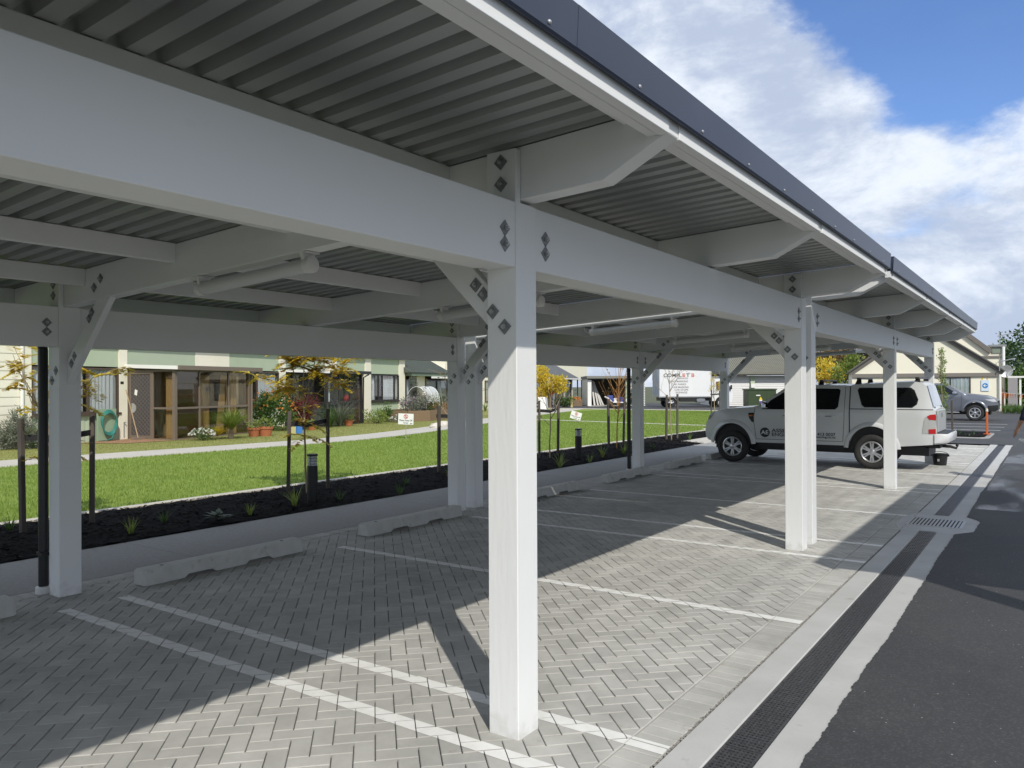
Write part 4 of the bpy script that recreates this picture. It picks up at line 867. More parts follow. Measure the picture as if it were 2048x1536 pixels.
def dado(a, b, z1):
    mb = MB(); x = a
    while x < b-0.01: mb.box(x, min(x+0.10, b), 0.02+0.015*(int((x-a)/0.1+0.5) % 2), 0.45, 0.0, z1); x += 0.10
    part('dado_panel', mb, green_p, villa)
dado(-2.955,-0.065,0.86); dado(5.3,7.79,0.86); dado(14.985,17.855,0.90)
window(villa, -2.955,-0.065,0.865,2.20,(-2.25,-1.16,),fm=brown_f,curtains=((-2.90,-2.30),(-2.2,-1.25),(-1.1,-0.12)))
window(villa, 5.0,7.79,0.865,2.20,(5.75,6.45),fm=brown_f,curtains=((5.1,5.5),(6.5,7.7)))
window(villa, 14.985,17.855,0.905,2.20,(15.75,16.15,17.4),fm=dark_f,curtains=((15.1,15.5),(16.2,17.35)))
part('sill', MB().box(-3.0,0.0,-0.07,0.02,0.80,0.862), brown_f, villa); part('sill', MB().box(14.96,17.88,-0.07,0.02,0.84,0.902), dark_f, villa)
part('soffit_beam', MB().box(-12,18.6,-0.05,0.6,3.001,3.06), white_t, villa)
rf = part('roof', MB().prism([(-0.10,3.06),(-0.10,3.12),(4.2,4.75),(9.0,3.16),(9.0,3.06)], 'x', -12.3, 18.7), roof_g, villa)
part('gutter', MB().box(-12.3,18.7,-0.20,-0.101,3.02,3.13), white_t, rf)
part('vent_grille', MB().box(-0.02,0.10,-0.046,-0.04,1.72,1.80), dark_f, villa); part('tap', MB().tube([(0.10,-0.05,0.1),(0.10,-0.05,0.55),(0.10,-0.12,0.55)], 0.02, 6), galv, villa)
# ---- glazed porches
def porch(label, s0, ln, dep, fm, g, inner, mull, zr=0.98, fm_roof=None, white_side=True, screen=True):
    T = thing('glazed_porch', label, 'porch', fpt(s0), FRZ, local=True); yf = -dep
    f = MB(); c = 0.035
    def post(x, y, z0=0.0, z1=2.14, w=c): part('post', MB().box(x-w, x+w, y-w, y+w, z0, z1), fm, T)
    post(0, yf, w=0.05); post(ln, yf, w=0.05); post(0, -0.02); post(ln, -0.02)
    for m_ in mull: post(m_, yf, 0.06, 2.10, 0.028)
    xs = [0]+list(mull)+[ln]
    for a, b in zip(xs, xs[1:]):
        for z_ in (0.03, zr, 2.12): part('rail', MB().box(a+0.03, b-0.03, yf-0.03, yf+0.03, z_-0.03, z_+0.03), fm, T)
        part('pane', MB().box(a+0.03, b-0.03, yf-0.004, yf+0.004, 0.06, zr-0.03), g, T); part('pane', MB().box(a+0.03, b-0.03, yf-0.004, yf+0.004, zr+0.03, 2.09), g, T)
    for x_, dr in ((0, True), (ln, False)):
        ym = yf+dep*0.46
        for z_ in (0.03, 2.12): part('rail', MB().box(x_-0.03, x_+0.03, yf+0.05, -0.05, z_-0.03, z_+0.03), fm, T)
        part('post', MB().box(x_-0.029, x_+0.029, ym-0.028, ym+0.028, 0.06, 2.09), fm, T)
        part('rail', MB().box(x_-0.028, x_+0.028, yf+0.05, ym-0.028, zr-0.03, zr+0.03), fm, T)
        part('pane', MB().box(x_-0.004, x_+0.004, yf+0.05, ym-0.028, 0.06, zr-0.03), g, T); part('pane', MB().box(x_-0.004, x_+0.004, yf+0.05, ym-0.028, zr+0.03, 2.09), g, T)
        if dr and screen:
            d_ = part('screen_door', MB().box(-0.03,0.03,ym+0.03,ym+0.09,0.06,2.09).box(-0.03,0.03,-0.12,-0.06,0.06,2.09).box(-0.029,0.029,ym+0.091,-0.121,0.06,0.14).box(-0.029,0.029,ym+0.091,-0.121,2.02,2.09), fm, T)
            part('mesh', MB().box(-0.004,0.004,ym+0.09,-0.12,0.14,2.02), mat('fly_mesh', (0.06,0.06,0.065), 0.7), d_)
            mb = MB(); y0_, y1_, z0_, z1_ = ym+0.09, -0.12, 0.14, 2.02
            for k in range(-6, 30):
                for sg in (1, -1):
                    P = []
                    for t in np.linspace(0, 1, 60):
                        yy = y0_+(y1_-y0_)*t; z_ = z0_+k*0.13+sg*(yy-y0_)*0.9+(0.8 if sg < 0 else 0)
                        if z0_ <= z_ <= z1_: P.append((-0.008, yy, z_))
                    if len(P) > 1: mb.bar(P[0], P[-1], 0.010, 0.006, up=(1,0,0))
            part('lattice', mb, tan_f, d_)
            part('lock_plate', MB().lathe([(0,-0.014),(0.15,-0.014),(0.15,-0.004)], 20, (0, -0.16, 0.98), 'x').box(-0.03,-0.014,-0.10,-0.05,0.90,1.05), galv, d_)
            part('door_sticker', MB().add([(-0.013,-0.34,1.36),(-0.013,-0.24,1.40),(-0.013,-0.27,1.56),(-0.013,-0.37,1.52)], [(0,1,2,3)]), white_t, d_)
        else:
            part('pane', MB().box(x_-0.004, x_+0.004, ym+0.028, -0.05, 0.06, 2.09), g, T)
    part('roof', MB().prism([(0.0,2.30),(0.0,2.24),(yf-0.25,2.17),(yf-0.25,2.23)], 'x', -0.12, ln+0.30), fm_roof or tan_f, T)
    part('gutter', MB().box(-0.14, ln+0.32, yf-0.34, yf-0.252, 2.14, 2.27), fm_roof or tan_f, T)
    part('side_flashing', MB().prism([(0.0,2.33),(0.0,2.22),(yf-0.25,2.15),(yf-0.25,2.26)], 'x', -0.16, -0.121), white_t if white_side else dark_f, T)
    part('downpipe', MB().tube([(ln+0.2,yf-0.29,2.14),(ln+0.05,yf-0.10,2.0),(ln+0.05,yf-0.08,0.05)], 0.035, 8), fm_roof or tan_f, T, sm=True)
    part('floor', MB().box(-0.02, ln+0.02, yf-0.02, 0.0, -0.1, 0.028), mat('porch_floor', (0.20,0.17,0.14), 0.8), T)
    inner(T, yf, ln); return T
def inner1(T, yf, ln):
    part('back_wall', MB().box(0.05, ln-0.05, -0.02, 0.02, 0.03, 2.2), mat('porch_wall', (0.36,0.29,0.17), 0.8, (0.46,0.38,0.24), 1.5, 0.8), T)
    for a, b, y in ((0.10,0.36,yf+0.35),(1.62,2.05,yf+0.5),(2.55,3.05,yf+0.25)): part('blind', wavy(a, b, y, 0.06, 2.0, 0.008, 0.2), beige, T)
    part('blind', MB().prism([(1.95,0.1),(2.3,0.1),(2.45,2.0),(2.2,2.0)], 'y', yf+0.16, yf+0.17), beige, T)
    part('curtain', wavy(0.5, 0.9, -0.2, 0.1, 2.05, 0.03, 0.15), mat('grey_curtain', (0.30,0.28,0.25), 0.9), T)
    part('side_blind', MB().box(0.12,0.14,yf+0.12,yf+0.45,0.06,1.95), beige, T)
def inner2(T, yf, ln):
    part('back_wall', MB().box(0.05, ln-0.05, -0.02, 0.02, 0.03, 2.2), room, T)
    part('seat', MB().box(0.4, 1.8, yf+0.6, yf+1.2, 0.03, 0.5).box(0.4,1.8,yf+1.1,yf+1.2,0.5,0.95), mat('porch_seat', (0.16,0.15,0.15), 0.8), T, bev=0.04)
    part('curtain', wavy(0.25, 0.6, yf+0.25, 0.95, 2.0, 0.02, 0.12), curtain_m, T)
    part('pot_plant', MB().lathe([(0,1.0),(0.10,1.02),(0.14,1.12),(0.10,1.26),(0,1.32)], 10, (1.9, yf+0.3, 0)), mat('cyclamen', (0.55,0.05,0.07), 0.7), T, sm=True)
    part('red_door', MB().box(ln-0.42,ln-0.10,yf+0.03,yf+0.06,0.05,2.1), mat('red_timber', (0.10,0.035,0.025), 0.5), T)
porch('bronze framed glazed porch with a lattice screen door on the long villa', 0.33, 3.38, 1.8, tan_f, dglass, inner1, (1.02, 2.36))
porch('dark framed glazed porch behind the yellow sapling, second on the long villa', 8.45, 2.62, 1.8, dark_f, glass, inner2, (0.9, 1.75), fm_roof=dark_f, screen=False)
# ---- further villas of the row
def villa2():
    T = thing('villa', 'low villa with dark green iron roof right of the long villa', 'house', fpt(18.55), FRZ, local=True); g0 = -18.55
    s = lambda v: v+g0
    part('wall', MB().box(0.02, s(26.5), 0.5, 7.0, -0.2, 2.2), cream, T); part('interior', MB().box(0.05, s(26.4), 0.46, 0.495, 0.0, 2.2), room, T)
    part('pier', MB().box(s(19.9), s(20.9), -0.02, 0.46, -0.1, 2.2), cream, T); part('pier', MB().box(s(24.0), s(24.3), -0.03, 0.46, -0.1, 2.15), white_t, T)
    part('pier', MB().box(s(26.0), s(26.5), -0.03, 0.46, -0.1, 2.15), cream, T)
    window(T, 0.1, s(19.88), 0.2, 2.0, (0.75,), fm=dark_f, curtains=((0.15,0.6),))
    w_ = window(T, s(20.95), s(23.98), 0.1, 2.0, (s(22.5),), fm=dark_f, rails=((s(21.0),s(22.47),0.95),(s(22.53),s(23.93),0.95)))
    for a, b in ((21.02,22.45),(22.55,23.9)): part('roller_blind', MB().box(s(a), s(b), 0.08, 0.09, 1.0, 1.9), mat('grey_blind', (0.42,0.43,0.42), 0.8), w_)
    part('timber_screen', MB().box(s(24.32), s(25.95), 0.2, 0.3, 0.0, 2.05), mat('brown_screen', (0.06,0.04,0.035), 0.7), T)
    part('eave_fascia', MB().box(0.0, s(23.4), -0.42, 0.5, 2.18, 2.34), mat('green_fascia', (0.16,0.21,0.16), 0.6), T)
    part('gutter', MB().box(s(20.9), s(26.6), -0.50, -0.42, 2.06, 2.17), white_t, T)
    part('flat_roof', MB().box(s(23.42), s(26.6), -0.41, 3.5, 2.10, 2.2), white_t, T)
    P = [(-0.48,2.345),(-0.48,2.40),(3.2,4.35),(6.9,2.40),(6.9,2.345)]
    rf = part('roof', MB().prism(P, 'x', -0.2, s(23.5)), roof_g, T)
    mb = MB(); x = 0.0
    while x < s(23.4): mb.bar((x,-0.46,2.425),(x,3.2,4.365), 0.04, 0.03); x += 0.28
    part('roof_rib', mb, roof_g, rf)
    part('gable_wall', MB().prism([(s(25.0),2.2),(s(33.5),2.2),(s(33.5),3.1),(s(29.5),4.6),(s(25.0),3.0)], 'y', 2.6, 3.0), cream, T)
    part('gable_wall', MB().box(s(26.6), s(36), 0.6, 3.0, -0.1, 2.2), cream, T)
    part('gable_window', MB().box(s(29.6), s(30.6), 2.56, 2.6, 2.5, 3.3), dark_f, T)
    for a in (27.2, 29.3, 31.4): window(T, s(a), s(a+1.4), 0.5, 2.0, (s(a+0.7),), fm=dark_f, y=0.56)
villa2()
def villa3():
    T = thing('villa', 'far villa with dark sloping roof behind the yellow street tree', 'house', fpt(38.5), FRZ, local=True); s = lambda v: v-38.5
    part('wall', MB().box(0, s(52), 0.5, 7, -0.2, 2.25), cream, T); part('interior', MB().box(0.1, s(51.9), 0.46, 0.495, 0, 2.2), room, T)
    for a in (38.5, 42.0, 45.4, 48.9, 51.6): part('pier', MB().box(s(a), s(a+0.35), 0.0, 0.46, -0.1, 2.2), cream, T)
    for a, b in ((38.9,41.95),(42.4,45.35),(45.8,48.85),(49.3,51.55)): window(T, s(a), s(b), 0.15, 2.1, ((s(a)+s(b))/2,), fm=dark_f, curtains=((s(a)+0.1, s(a)+0.6),))
    part('gutter', MB().box(-0.3, s(54.5), -0.62, -0.5, 2.18, 2.30), white_t, T)
    part('roof', MB().prism([(-0.5,2.25),(-0.5,2.34),(3.6,4.6),(7.6,2.34),(7.6,2.25)], 'x', -0.3, s(52.3)), mat('charcoal_roof', (0.07,0.072,0.07), 0.5, (0.085,0.087,0.085), 1.5, 0.9), T)
    part('gable_wall', MB().prism([(s(50),2.2),(s(70),2.2),(s(70),5.6),(s(60),6.6),(s(50),3.4)], 'y', 3.2, 3.6), cream, T)
    part('veranda', MB().box(s(52.3), s(57), -0.5, 3.1, 2.2, 2.32), white_t, T); part('veranda_wall', MB().box(s(52.3), s(57), 2.6, 3.1, 0, 2.19), mat('veranda_dark', (0.06,0.062,0.06), 0.8), T)
    for a in (52.4, 53.9, 55.4, 56.8): part('veranda_post', MB().box(s(a), s(a+0.1), -0.4, -0.3, 0, 2.19), dark_f, T)
villa3()
# ---- open garage, facing the lawn
gp = gnd(1182, 812); D0 = 61.5; q = D0/1553
gar = thing('garage', 'open fronted garage with flat roof and planks leaning inside, beyond the lawn', 'garage', (gp[0], gp[1], 0), YAW, local=True)
gx = lambda u: (u-1182)*q
gz = lambda v: (812-v)*q
part('roof', MB().box(gx(1173), gx(1290), -0.5, 5.0, gz(757), gz(752)), mat('garage_roof', (0.20,0.20,0.18), 0.6), gar); part('beam', MB().box(gx(1176), gx(1288), -0.3, -0.1, gz(759.5), gz(757.1)), dark_f, gar)
part('pillar', MB().box(gx(1175), gx(1182.5), -0.2, 0.3, 0, gz(759.6)), white_t, gar); part('side_wall', MB().box(gx(1175), gx(1178), 0.31, 4.9, 0, gz(757.2)), cream, gar)
part('back_wall', MB().box(gx(1178.2), gx(1290), 4.6, 4.85, 0, gz(757.2)), mat('garage_back', (0.07,0.065,0.06), 0.9), gar)
part('post', MB().box(gx(1251), gx(1256), -0.2, 0.3, 0, gz(759.6)), green_p, gar); part('floor', MB().box(gx(1175), gx(1290), -1.2, 4.6, -0.05, 0.02), pale_conc, gar)
mb = MB(); z = 0.0
while z < gz(760): mb.box(gx(1256.1), gx(1290), -0.05+0.0, 0.05, z, min(z+0.075, gz(759.6))); z += 0.13
part('slat_wall', mb, white_t, gar); part('slat_backing', MB().box(gx(1256.1), gx(1290), 0.052, 0.1, 0, gz(759.6)), green_p, gar)
part('brown_door', MB().box(gx(1236), gx(1250.5), 0.8, 0.9, 0, gz(759)), mat('rust_door', (0.12,0.04,0.015), 0.6), gar)
for i, (ua, ub, va) in enumerate(((1186,1190,762),(1189,1197,762),(1191,1203,764),(1193,1208,772))):
    mb = MB(); mb.bar((gx(ua),1.0+0.1*i,gz(va)),(gx(ub),0.3+0.05*i,0.03), 0.14, 0.05); o = single('plank', MB(), white_t) if False else None
    T = thing('plank', 'white plank leaning inside the garage, %s from the left' % ('first','second','third','fourth')[i], 'plank', (gp[0], gp[1], 0), YAW, group='planks leaning in the garage', local=True); part('board', mb, mat('primed_timber', (0.5,0.49,0.47), 0.7), T)
# ---- metal roofed building behind the truck, with its green power cabinet
mp = gnd(1470, 812); Dm = 62.0; qm = Dm/1553
mxx = lambda u: (u-1470)*qm
mzz = lambda v: (812-v)*qm
met = thing('shed_house', 'white weatherboard building with olive ribbed roof behind the utility bonnet', 'house', (mp[0], mp[1], 0), YAW, local=True)
part('wall', MB().box(mxx(1440), mxx(1600), 0.06, 6, -0.2, mzz(754)), white_t, met)
mb = MB(); z = 0.0
while z < mzz(757): mb.prism([(0.0,z),(-0.035,z),(-0.002,z+0.125),(0.05,z+0.125),(0.05,z)], 'x', mxx(1440), mxx(1600)); z += 0.135
part('weatherboards', mb, mat('white_boards', (0.70,0.70,0.69), 0.6), met)
part('gutter', MB().box(mxx(1436), mxx(1604), -0.65, -0.5, mzz(753.5), mzz(751)), dark_f, met)
olive = mat('olive_iron', (0.17,0.165,0.13), 0.5, (0.20,0.195,0.155), 1.5, 0.8)
rf = part('roof', MB().prism([(-0.6,mzz(751)),(-0.6,mzz(749)),(4.2,mzz(749)+2.3),(8,mzz(749)),(8,mzz(751))], 'x', mxx(1436), mxx(1604)), olive, met)
mb = MB(); x = mxx(1437)
while x < mxx(1603): mb.bar((x,-0.6,mzz(749)+0.02),(x,4.2,mzz(749)+2.32), 0.05, 0.05); x += 0.16
part('roof_rib', mb, olive, rf)
part('column', MB().box(mxx(1499), mxx(1507), -0.2, -0.04, mzz(800), mzz(754)), green_p, met); part('meter_box', MB().box(mxx(1499), mxx(1506.5), -0.3, -0.201, mzz(777), mzz(769.5)), white_t, met)
tp = gnd(1496, 814); Dt = 58.5; qt = Dt/1553
pc = thing('power_cabinet', 'dark green power cabinet with yellow warning triangle behind the utility bonnet', 'cabinet', (tp[0], tp[1], 0), YAW, local=True)
tz = lambda v: (814-v)*qt
tx = lambda u: (u-1496)*qt
cab_g = mat('cabinet_green', (0.03,0.055,0.02), 0.5)
part('body', MB().box(0, tx(1551), 0, 1.2, 0.05, tz(781)), cab_g, pc, bev=0.02); part('lid', MB().box(-0.05, tx(1551)+0.05, -0.05, 1.25, tz(781)+0.001, tz(779)), cab_g, pc); part('plinth', MB().box(-0.05, tx(1551)+0.05, -0.05, 1.25, -0.05, 0.049), concrete, pc)
for k in (1, 2): part('door_gap', MB().box(tx(1551)*k/3-0.008, tx(1551)*k/3+0.008, -0.004, 0.0, 0.1, tz(783)), darkplastic, pc)
part('warning_sign', MB().prism([(tx(1517.5),tz(800)),(tx(1524),tz(800)),(tx(1520.7),tz(794))], 'y', -0.012, -0.004), mat('sign_yellow', (0.8,0.6,0.02), 0.5), pc)
part('label_plate', MB().box(tx(1512), tx(1520), -0.012, -0.004, tz(792.5), tz(790.5)), white_t, pc); part('sticker', MB().box(tx(1518), tx(1523.5), -0.012, -0.004, tz(802.5), tz(800.3)), white_t, pc); part('sticker', MB().box(tx(1518), tx(1523.5), -0.012, -0.004, tz(806.5), tz(802.6)), mat('purple', (0.12,0.05,0.25), 0.5), pc)
# ---- cream gabled house on the right
def PD(u, D): p = at(u, 768, D); return np.array(p[:2])
pL, pR = PD(1704, 48.0), PD(2003, 45.0); dv = pR-pL; gw = float(np.linalg.norm(dv)); grz = math.atan2(dv[1], dv[0])
gh = thing('gabled_house', 'cream gabled house with dark barge boards behind the grey utility', 'house', (pL[0], pL[1], 0), grz, local=True)
def gloc(u):      # pixel column -> distance along the front wall, and depth there
    dd = FW[:2]+(u-1024)/FPX*RT[:2]; A_ = np.array([[dd[0], -dv[0]/gw], [dd[1], -dv[1]/gw]]); t, s_ = np.linalg.solve(A_, pL); return s_, t
def gq(u, v):
    s_, t = gloc(u); hv = 768-(-(0)) ; z = H+t*(FW[2]+(u-1024)/FPX*RT[2]-(v-768)/FPX*UP[2]); return s_, z
ex = gq(1844, 650)
part('wall', MB().prism([(0,-0.2),(gw,-0.2),(gw,gq(2003,745)[1]),ex,(0,gq(1704,746)[1])], 'y', 0, 9), cream, gh)
for a, b in ((gq(1698,749), ex), (ex, gq(2007,747))):
    mb = MB(); mb.bar((a[0],-0.06,a[1]+0.06),(b[0],-0.06,b[1]+0.06), 0.28, 0.20, up=(0,1,0)); part('barge_board', mb, mat('barge_grey', (0.15,0.135,0.12), 0.6), gh)
    mb = MB(); mb.bar((a[0],4.4,a[1]+0.14),(b[0],4.4,b[1]+0.14), 9.4, 0.1, up=(0,0,1)) if False else mb.add([(a[0],-0.3,a[1]+0.12),(b[0],-0.3,b[1]+0.12),(b[0],9.2,b[1]+0.12),(a[0],9.2,a[1]+0.12),(a[0],-0.3,a[1]+0.2),(b[0],-0.3,b[1]+0.2),(b[0],9.2,b[1]+0.2),(a[0],9.2,a[1]+0.2)], [(0,3,2,1),(4,5,6,7),(0,1,5,4),(1,2,6,5),(2,3,7,6),(3,0,4,7)]); part('roof', mb, mat('charcoal_roof2', (0.10,0.10,0.095), 0.5), gh)
zb0 = 0.5*(gq(1720,750)[1]+gq(1990,750)[1])
part('fascia_band', MB().box(0.0, gw-0.2, -0.10, -0.003, zb0-0.12, zb0+0.10), mat('band_taupe', (0.20,0.18,0.16), 0.6), gh)
a = gq(1884,755); b = gq(1941,797)
window(gh, a[0], b[0], 0.55, zb0-0.14, ((a[0]+b[0])/2-0.3,), fm=dark_f, y=-0.05, g=glass)
part('curtain', wavy(a[0]+0.06, b[0]-0.06, -0.022, 0.6, zb0-0.18, 0.012, 0.2), mat('pale_drape', (0.50,0.55,0.55), 0.9, (0.62,0.66,0.66), 4, 0.8), gh)
part('downpipe', MB().tube([(gw-0.1,-0.10,0.0),(gw-0.1,-0.10,zb0)], 0.06, 8), white_t, gh, sm=True); part('downpipe', MB().tube([(gq(1992,745)[0],-0.06,zb0+0.1),(gq(1992,745)[0],-0.06,gq(1992,725)[1])], 0.02, 6), galv, gh)
# upper block behind on the right
b0 = gq(1930, 668); s18 = gloc(2019)[0]
zz1 = gq(2000, 705)[1]; zt1 = gq(2005, 691)[1]*1.0
part('rear_wall', MB().prism([(gq(1880,640)[0],2.0),(s18,0.0),(s18,zt1),(gloc(1990)[0],zt1),(gloc(1990)[0],gq(1993,700)[1]),(gq(1945,667)[0],gq(1945,667)[1]),(gq(1880,620)[0],gq(1880,622)[1])], 'y', 1.5, 7), cream, gh)
mb = MB(); A1, B1 = gq(1880,620), gq(1992,702); mb.bar((A1[0],1.4,A1[1]),(B1[0],1.4,B1[1]), 0.25, 0.18, up=(0,1,0)); part('barge_board', mb, mat('barge_grey', (0.15,0.135,0.12), 0.6), gh)
part('parapet_cap', MB().box(gloc(1988)[0], s18+0.1, 1.3, 7.1, zt1, zt1+0.12), mat('cap_grey', (0.25,0.26,0.27), 0.5), gh); part('ledge', MB().box(gloc(1950)[0], s18, 1.40, 1.498, gq(2000,711)[1]-0.06, gq(2000,711)[1]+0.04), mat('band_taupe', (0.20,0.18,0.16), 0.6), gh)
part('clerestory', MB().box(gloc(1994)[0], gloc(2013)[0], 1.42, 1.498, gq(2000,704)[1], zt1-0.05), mat('green_glass', (0.22,0.26,0.20), 0.3), gh)
part('downpipe', MB().tube([(s18-0.05,1.38,0.0),(s18-0.05,1.38,zt1)], 0.09, 8), white_t, gh, sm=True)
a = gq(1962, 760); b = gq(1978, 782)
sg = thing('arrow_sign', 'white sign with blue left arrow disc on the cream gabled house', 'sign', (pL[0], pL[1], 0), grz, local=True)
part('board', MB().box(a[0], b[0], -0.05, -0.012, b[1], a[1]), mat('sign_paleblue', (0.62,0.72,0.80), 0.4), sg)
cxs, czs, rs = (a[0]+b[0])/2, (a[1]+b[1])/2-0.01, (b[0]-a[0])*0.37
part('disc', MB().lathe([(0,-0.056),(rs,-0.056),(rs,-0.051)], 28, (cxs, 0, czs), 'y'), mat('sign_blue', (0.02,0.20,0.50), 0.4), sg)
part('arrow', MB().prism([(cxs-rs*0.7,czs),(cxs-rs*0.05,czs+rs*0.6),(cxs-rs*0.05+rs*0.2,czs+rs*0.45),(cxs-rs*0.25,czs+rs*0.12),(cxs+rs*0.7,czs+rs*0.12),(cxs+rs*0.7,czs-rs*0.12),(cxs-rs*0.25,czs-rs*0.12),(cxs-rs*0.05+rs*0.2,czs-rs*0.45),(cxs-rs*0.05,czs-rs*0.6)], 'y', -0.062, -0.057), white_t, sg)
for x_ in (a[0]+0.05, b[0]-0.1): part('strap', MB().box(x_, x_+0.05, -0.03, -0.013, a[1], zb0-0.1), mat('strap_yellow', (0.7,0.5,0.08), 0.6), sg)
# aerials and dish
def aerial(label, u, v0, v1, boom, y):
    s_, t = gloc(u); T = thing('aerial', label, 'aerial', (pL[0], pL[1], 0), grz, local=True); z0, z1 = gq(u, v0)[1], gq(u, v1)[1]
    part('mast', MB().tube([(s_, y, z0),(s_, y, z1)], 0.03, 6), galv, T); part('boom', MB().tube([(s_-0.1, y, z1-0.25),(s_+boom, y, z1-0.05)], 0.03, 6), galv, T)
    for k in range(6): part('element', MB().tube([(s_+boom*(k+0.5)/6, y-0.35, z1-0.25+0.2*(k+0.5)/6),(s_+boom*(k+0.5)/6, y+0.35, z1-0.25+0.2*(k+0.5)/6)], 0.012, 4), galv, T)
aerial('tall television aerial on the parapet of the cream gabled house', 2012, 692, 660, 0.85, 1.8); aerial('lower television aerial on the wall of the cream gabled house', 1997, 742, 716, 0.75, -0.3)
dz_ = gq(2019, 742); T = thing('satellite_dish', 'grey satellite dish at the right corner of the cream gabled house', 'dish', (pL[0], pL[1], 0), grz, local=True)
part('dish', MB().lathe([(0,0.10),(0.2,0.07),(0.36,0.0),(0.35,-0.01),(0.2,0.05),(0,0.08)], 18, (dz_[0], 1.0, dz_[1]), 'y'), galv, T, sm=True); part('arm', MB().tube([(dz_[0],1.1,dz_[1]-0.2),(dz_[0]+0.35,0.6,dz_[1]+0.12)], 0.03, 6), white_t, T); part('bracket', MB().bar((dz_[0],1.1,dz_[1]),(dz_[0]-0.2,1.5,dz_[1]-0.1), 0.06, 0.06), galv, T)
T = thing('carport', 'low white flat roof beside the right corner of the cream gabled house', 'lean-to', (pL[0], pL[1], 0), grz, local=True)
zl_ = gq(2030, 752)[1]; part('roof', MB().box(s18+0.02, s18+5, 0.5, 4, zl_-0.1, zl_), white_t, T); part('fence_panel', MB().box(s18+0.02, s18+0.5, 0.5, 0.6, 0, zl_-0.101), mat('grey_fence', (0.28,0.27,0.28), 0.7), T)
for x_ in (s18+0.6, s18+4.8): part('post', MB().box(x_, x_+0.1, 0.6, 0.7, 0, zl_-0.1), white_t, T)
# ================================================================ PLANTS
def yat(u, x):    # distance along the bays where image column u meets the line x
    d = FW+(u-1024)/FPX*RT; return x*d[1]/d[0]
bark_t = mat('sapling_bark', (0.26,0.20,0.13), 0.9, (0.36,0.29,0.20), 20, 0.9)
bark_d = mat('tree_bark', (0.09,0.07,0.05), 0.9, (0.15,0.12,0.09), 12, 0.9)
L_yel = leafmat('yellow_leaf', (0.55,0.48,0.05), (0.85,0.62,0.08), 0.45)
L_grn = leafmat('green_leaf', (0.04,0.10,0.02), (0.12,0.20,0.04), 0.35)
L_dark = leafmat('dark_leaf', (0.018,0.045,0.014), (0.05,0.10,0.03), 0.25)
L_grey = leafmat('grey_leaf', (0.10,0.12,0.085), (0.22,0.24,0.18), 0.25)
L_lime = leafmat('lime_leaf', (0.14,0.22,0.035), (0.30,0.36,0.08), 0.4)
L_red = leafmat('red_leaf', (0.06,0.012,0.014), (0.20,0.04,0.04), 0.3)
L_brn = leafmat('brown_leaf', (0.12,0.085,0.03), (0.28,0.19,0.07), 0.35)
L_or = leafmat('orange_flower', (0.55,0.16,0.03), (0.75,0.33,0.06), 0.3)
L_wh = leafmat('white_flower', (0.72,0.72,0.70), (0.80,0.78,0.72), 0.3)
L_pk = leafmat('pink_flower', (0.50,0.25,0.35), (0.40,0.28,0.50), 0.3)
def leaf(mb, p, d, ln, w, up=None):
    p = np.array(p); d = np.array(d, float); d /= np.linalg.norm(d)+1e-9
    s = np.cross(d, np.array(up) if up is not None else nr.normal(size=3)); s /= np.linalg.norm(s)+1e-9
    n = len(mb.v); mid = p+d*ln*0.45
    mb.v += [tuple(p), tuple(mid+s*w), tuple(p+d*ln), tuple(mid-s*w)]; mb.f.append((n, n+1, n+2, n+3)); mb.m.append(0)
    if mb.t is None: mb.t = []
    mb.t.append(float(nr.random()))
def frond(mb, p, d, ln, n=10, ll=0.07, droop=0.5, w=0.010):
    p = np.array(p, float); d = np.array(d, float); d /= np.linalg.norm(d); side = np.cross(d, (0,0,1)); side /= np.linalg.norm(side)+1e-9
    for k in range(1, n+1):
        t = k/n; q = p+d*ln*t+np.array((0,0,-droop*ln*t*t*0.6)); dd = d+np.array((0,0,-droop*1.2*t))
        l = ll*(0.5+math.sin(math.pi*min(1, t*0.85+0.1)))*0.8
        for sg in (1, -1): leaf(mb, q, dd*0.55+side*sg+nr.normal(size=3)*0.15, l, w, up=(0,0,1))
def cloud(mb, c, r, n, ln, w, shell_=0.55, up=0.3):
    c = np.array(c); r = np.array(r)
    for _ in range(n):
        v = nr.normal(size=3); v /= np.linalg.norm(v); k = shell_+(1-shell_)*nr.random()**0.5
        k *= 0.85+0.3*math.sin(v[0]*5+c[0]*3)*math.cos(v[1]*4+v[2]*6); p = c+v*r*k
        leaf(mb, p, v+nr.normal(size=3)*0.6+np.array((0,0,up)), ln*(0.6+0.8*nr.random()), w*(0.7+0.6*nr.random()))
def blades(mb, c, n, h_, spread, w):
    c = np.array(c, float)
    for _ in range(n):
        a = nr.random()*6.283; l = h_*(0.55+0.6*nr.random()); o_ = spread*(0.3+0.9*nr.random()); d = np.array((math.cos(a), math.sin(a), 0))
        s = np.array((-d[1], d[0], 0))*w; P = []
        for t in (0, 0.35, 0.7, 1.0):
            q = c+d*(0.02+o_*t**1.6)+np.array((0,0,l*(t-0.35*t*t*(o_/max(h_,0.01)))))
            P.append((q-s*(1-t*0.95), q+s*(1-t*0.95)))
        n0 = len(mb.v); mb.v += [tuple(x) for pr in P for x in pr]
        if mb.t is None: mb.t = []
        tn = float(nr.random())
        for k in range(3): mb.f.append((n0+2*k, n0+2*k+1, n0+2*k+3, n0+2*k+2)); mb.m.append(0); mb.t.append(tn)
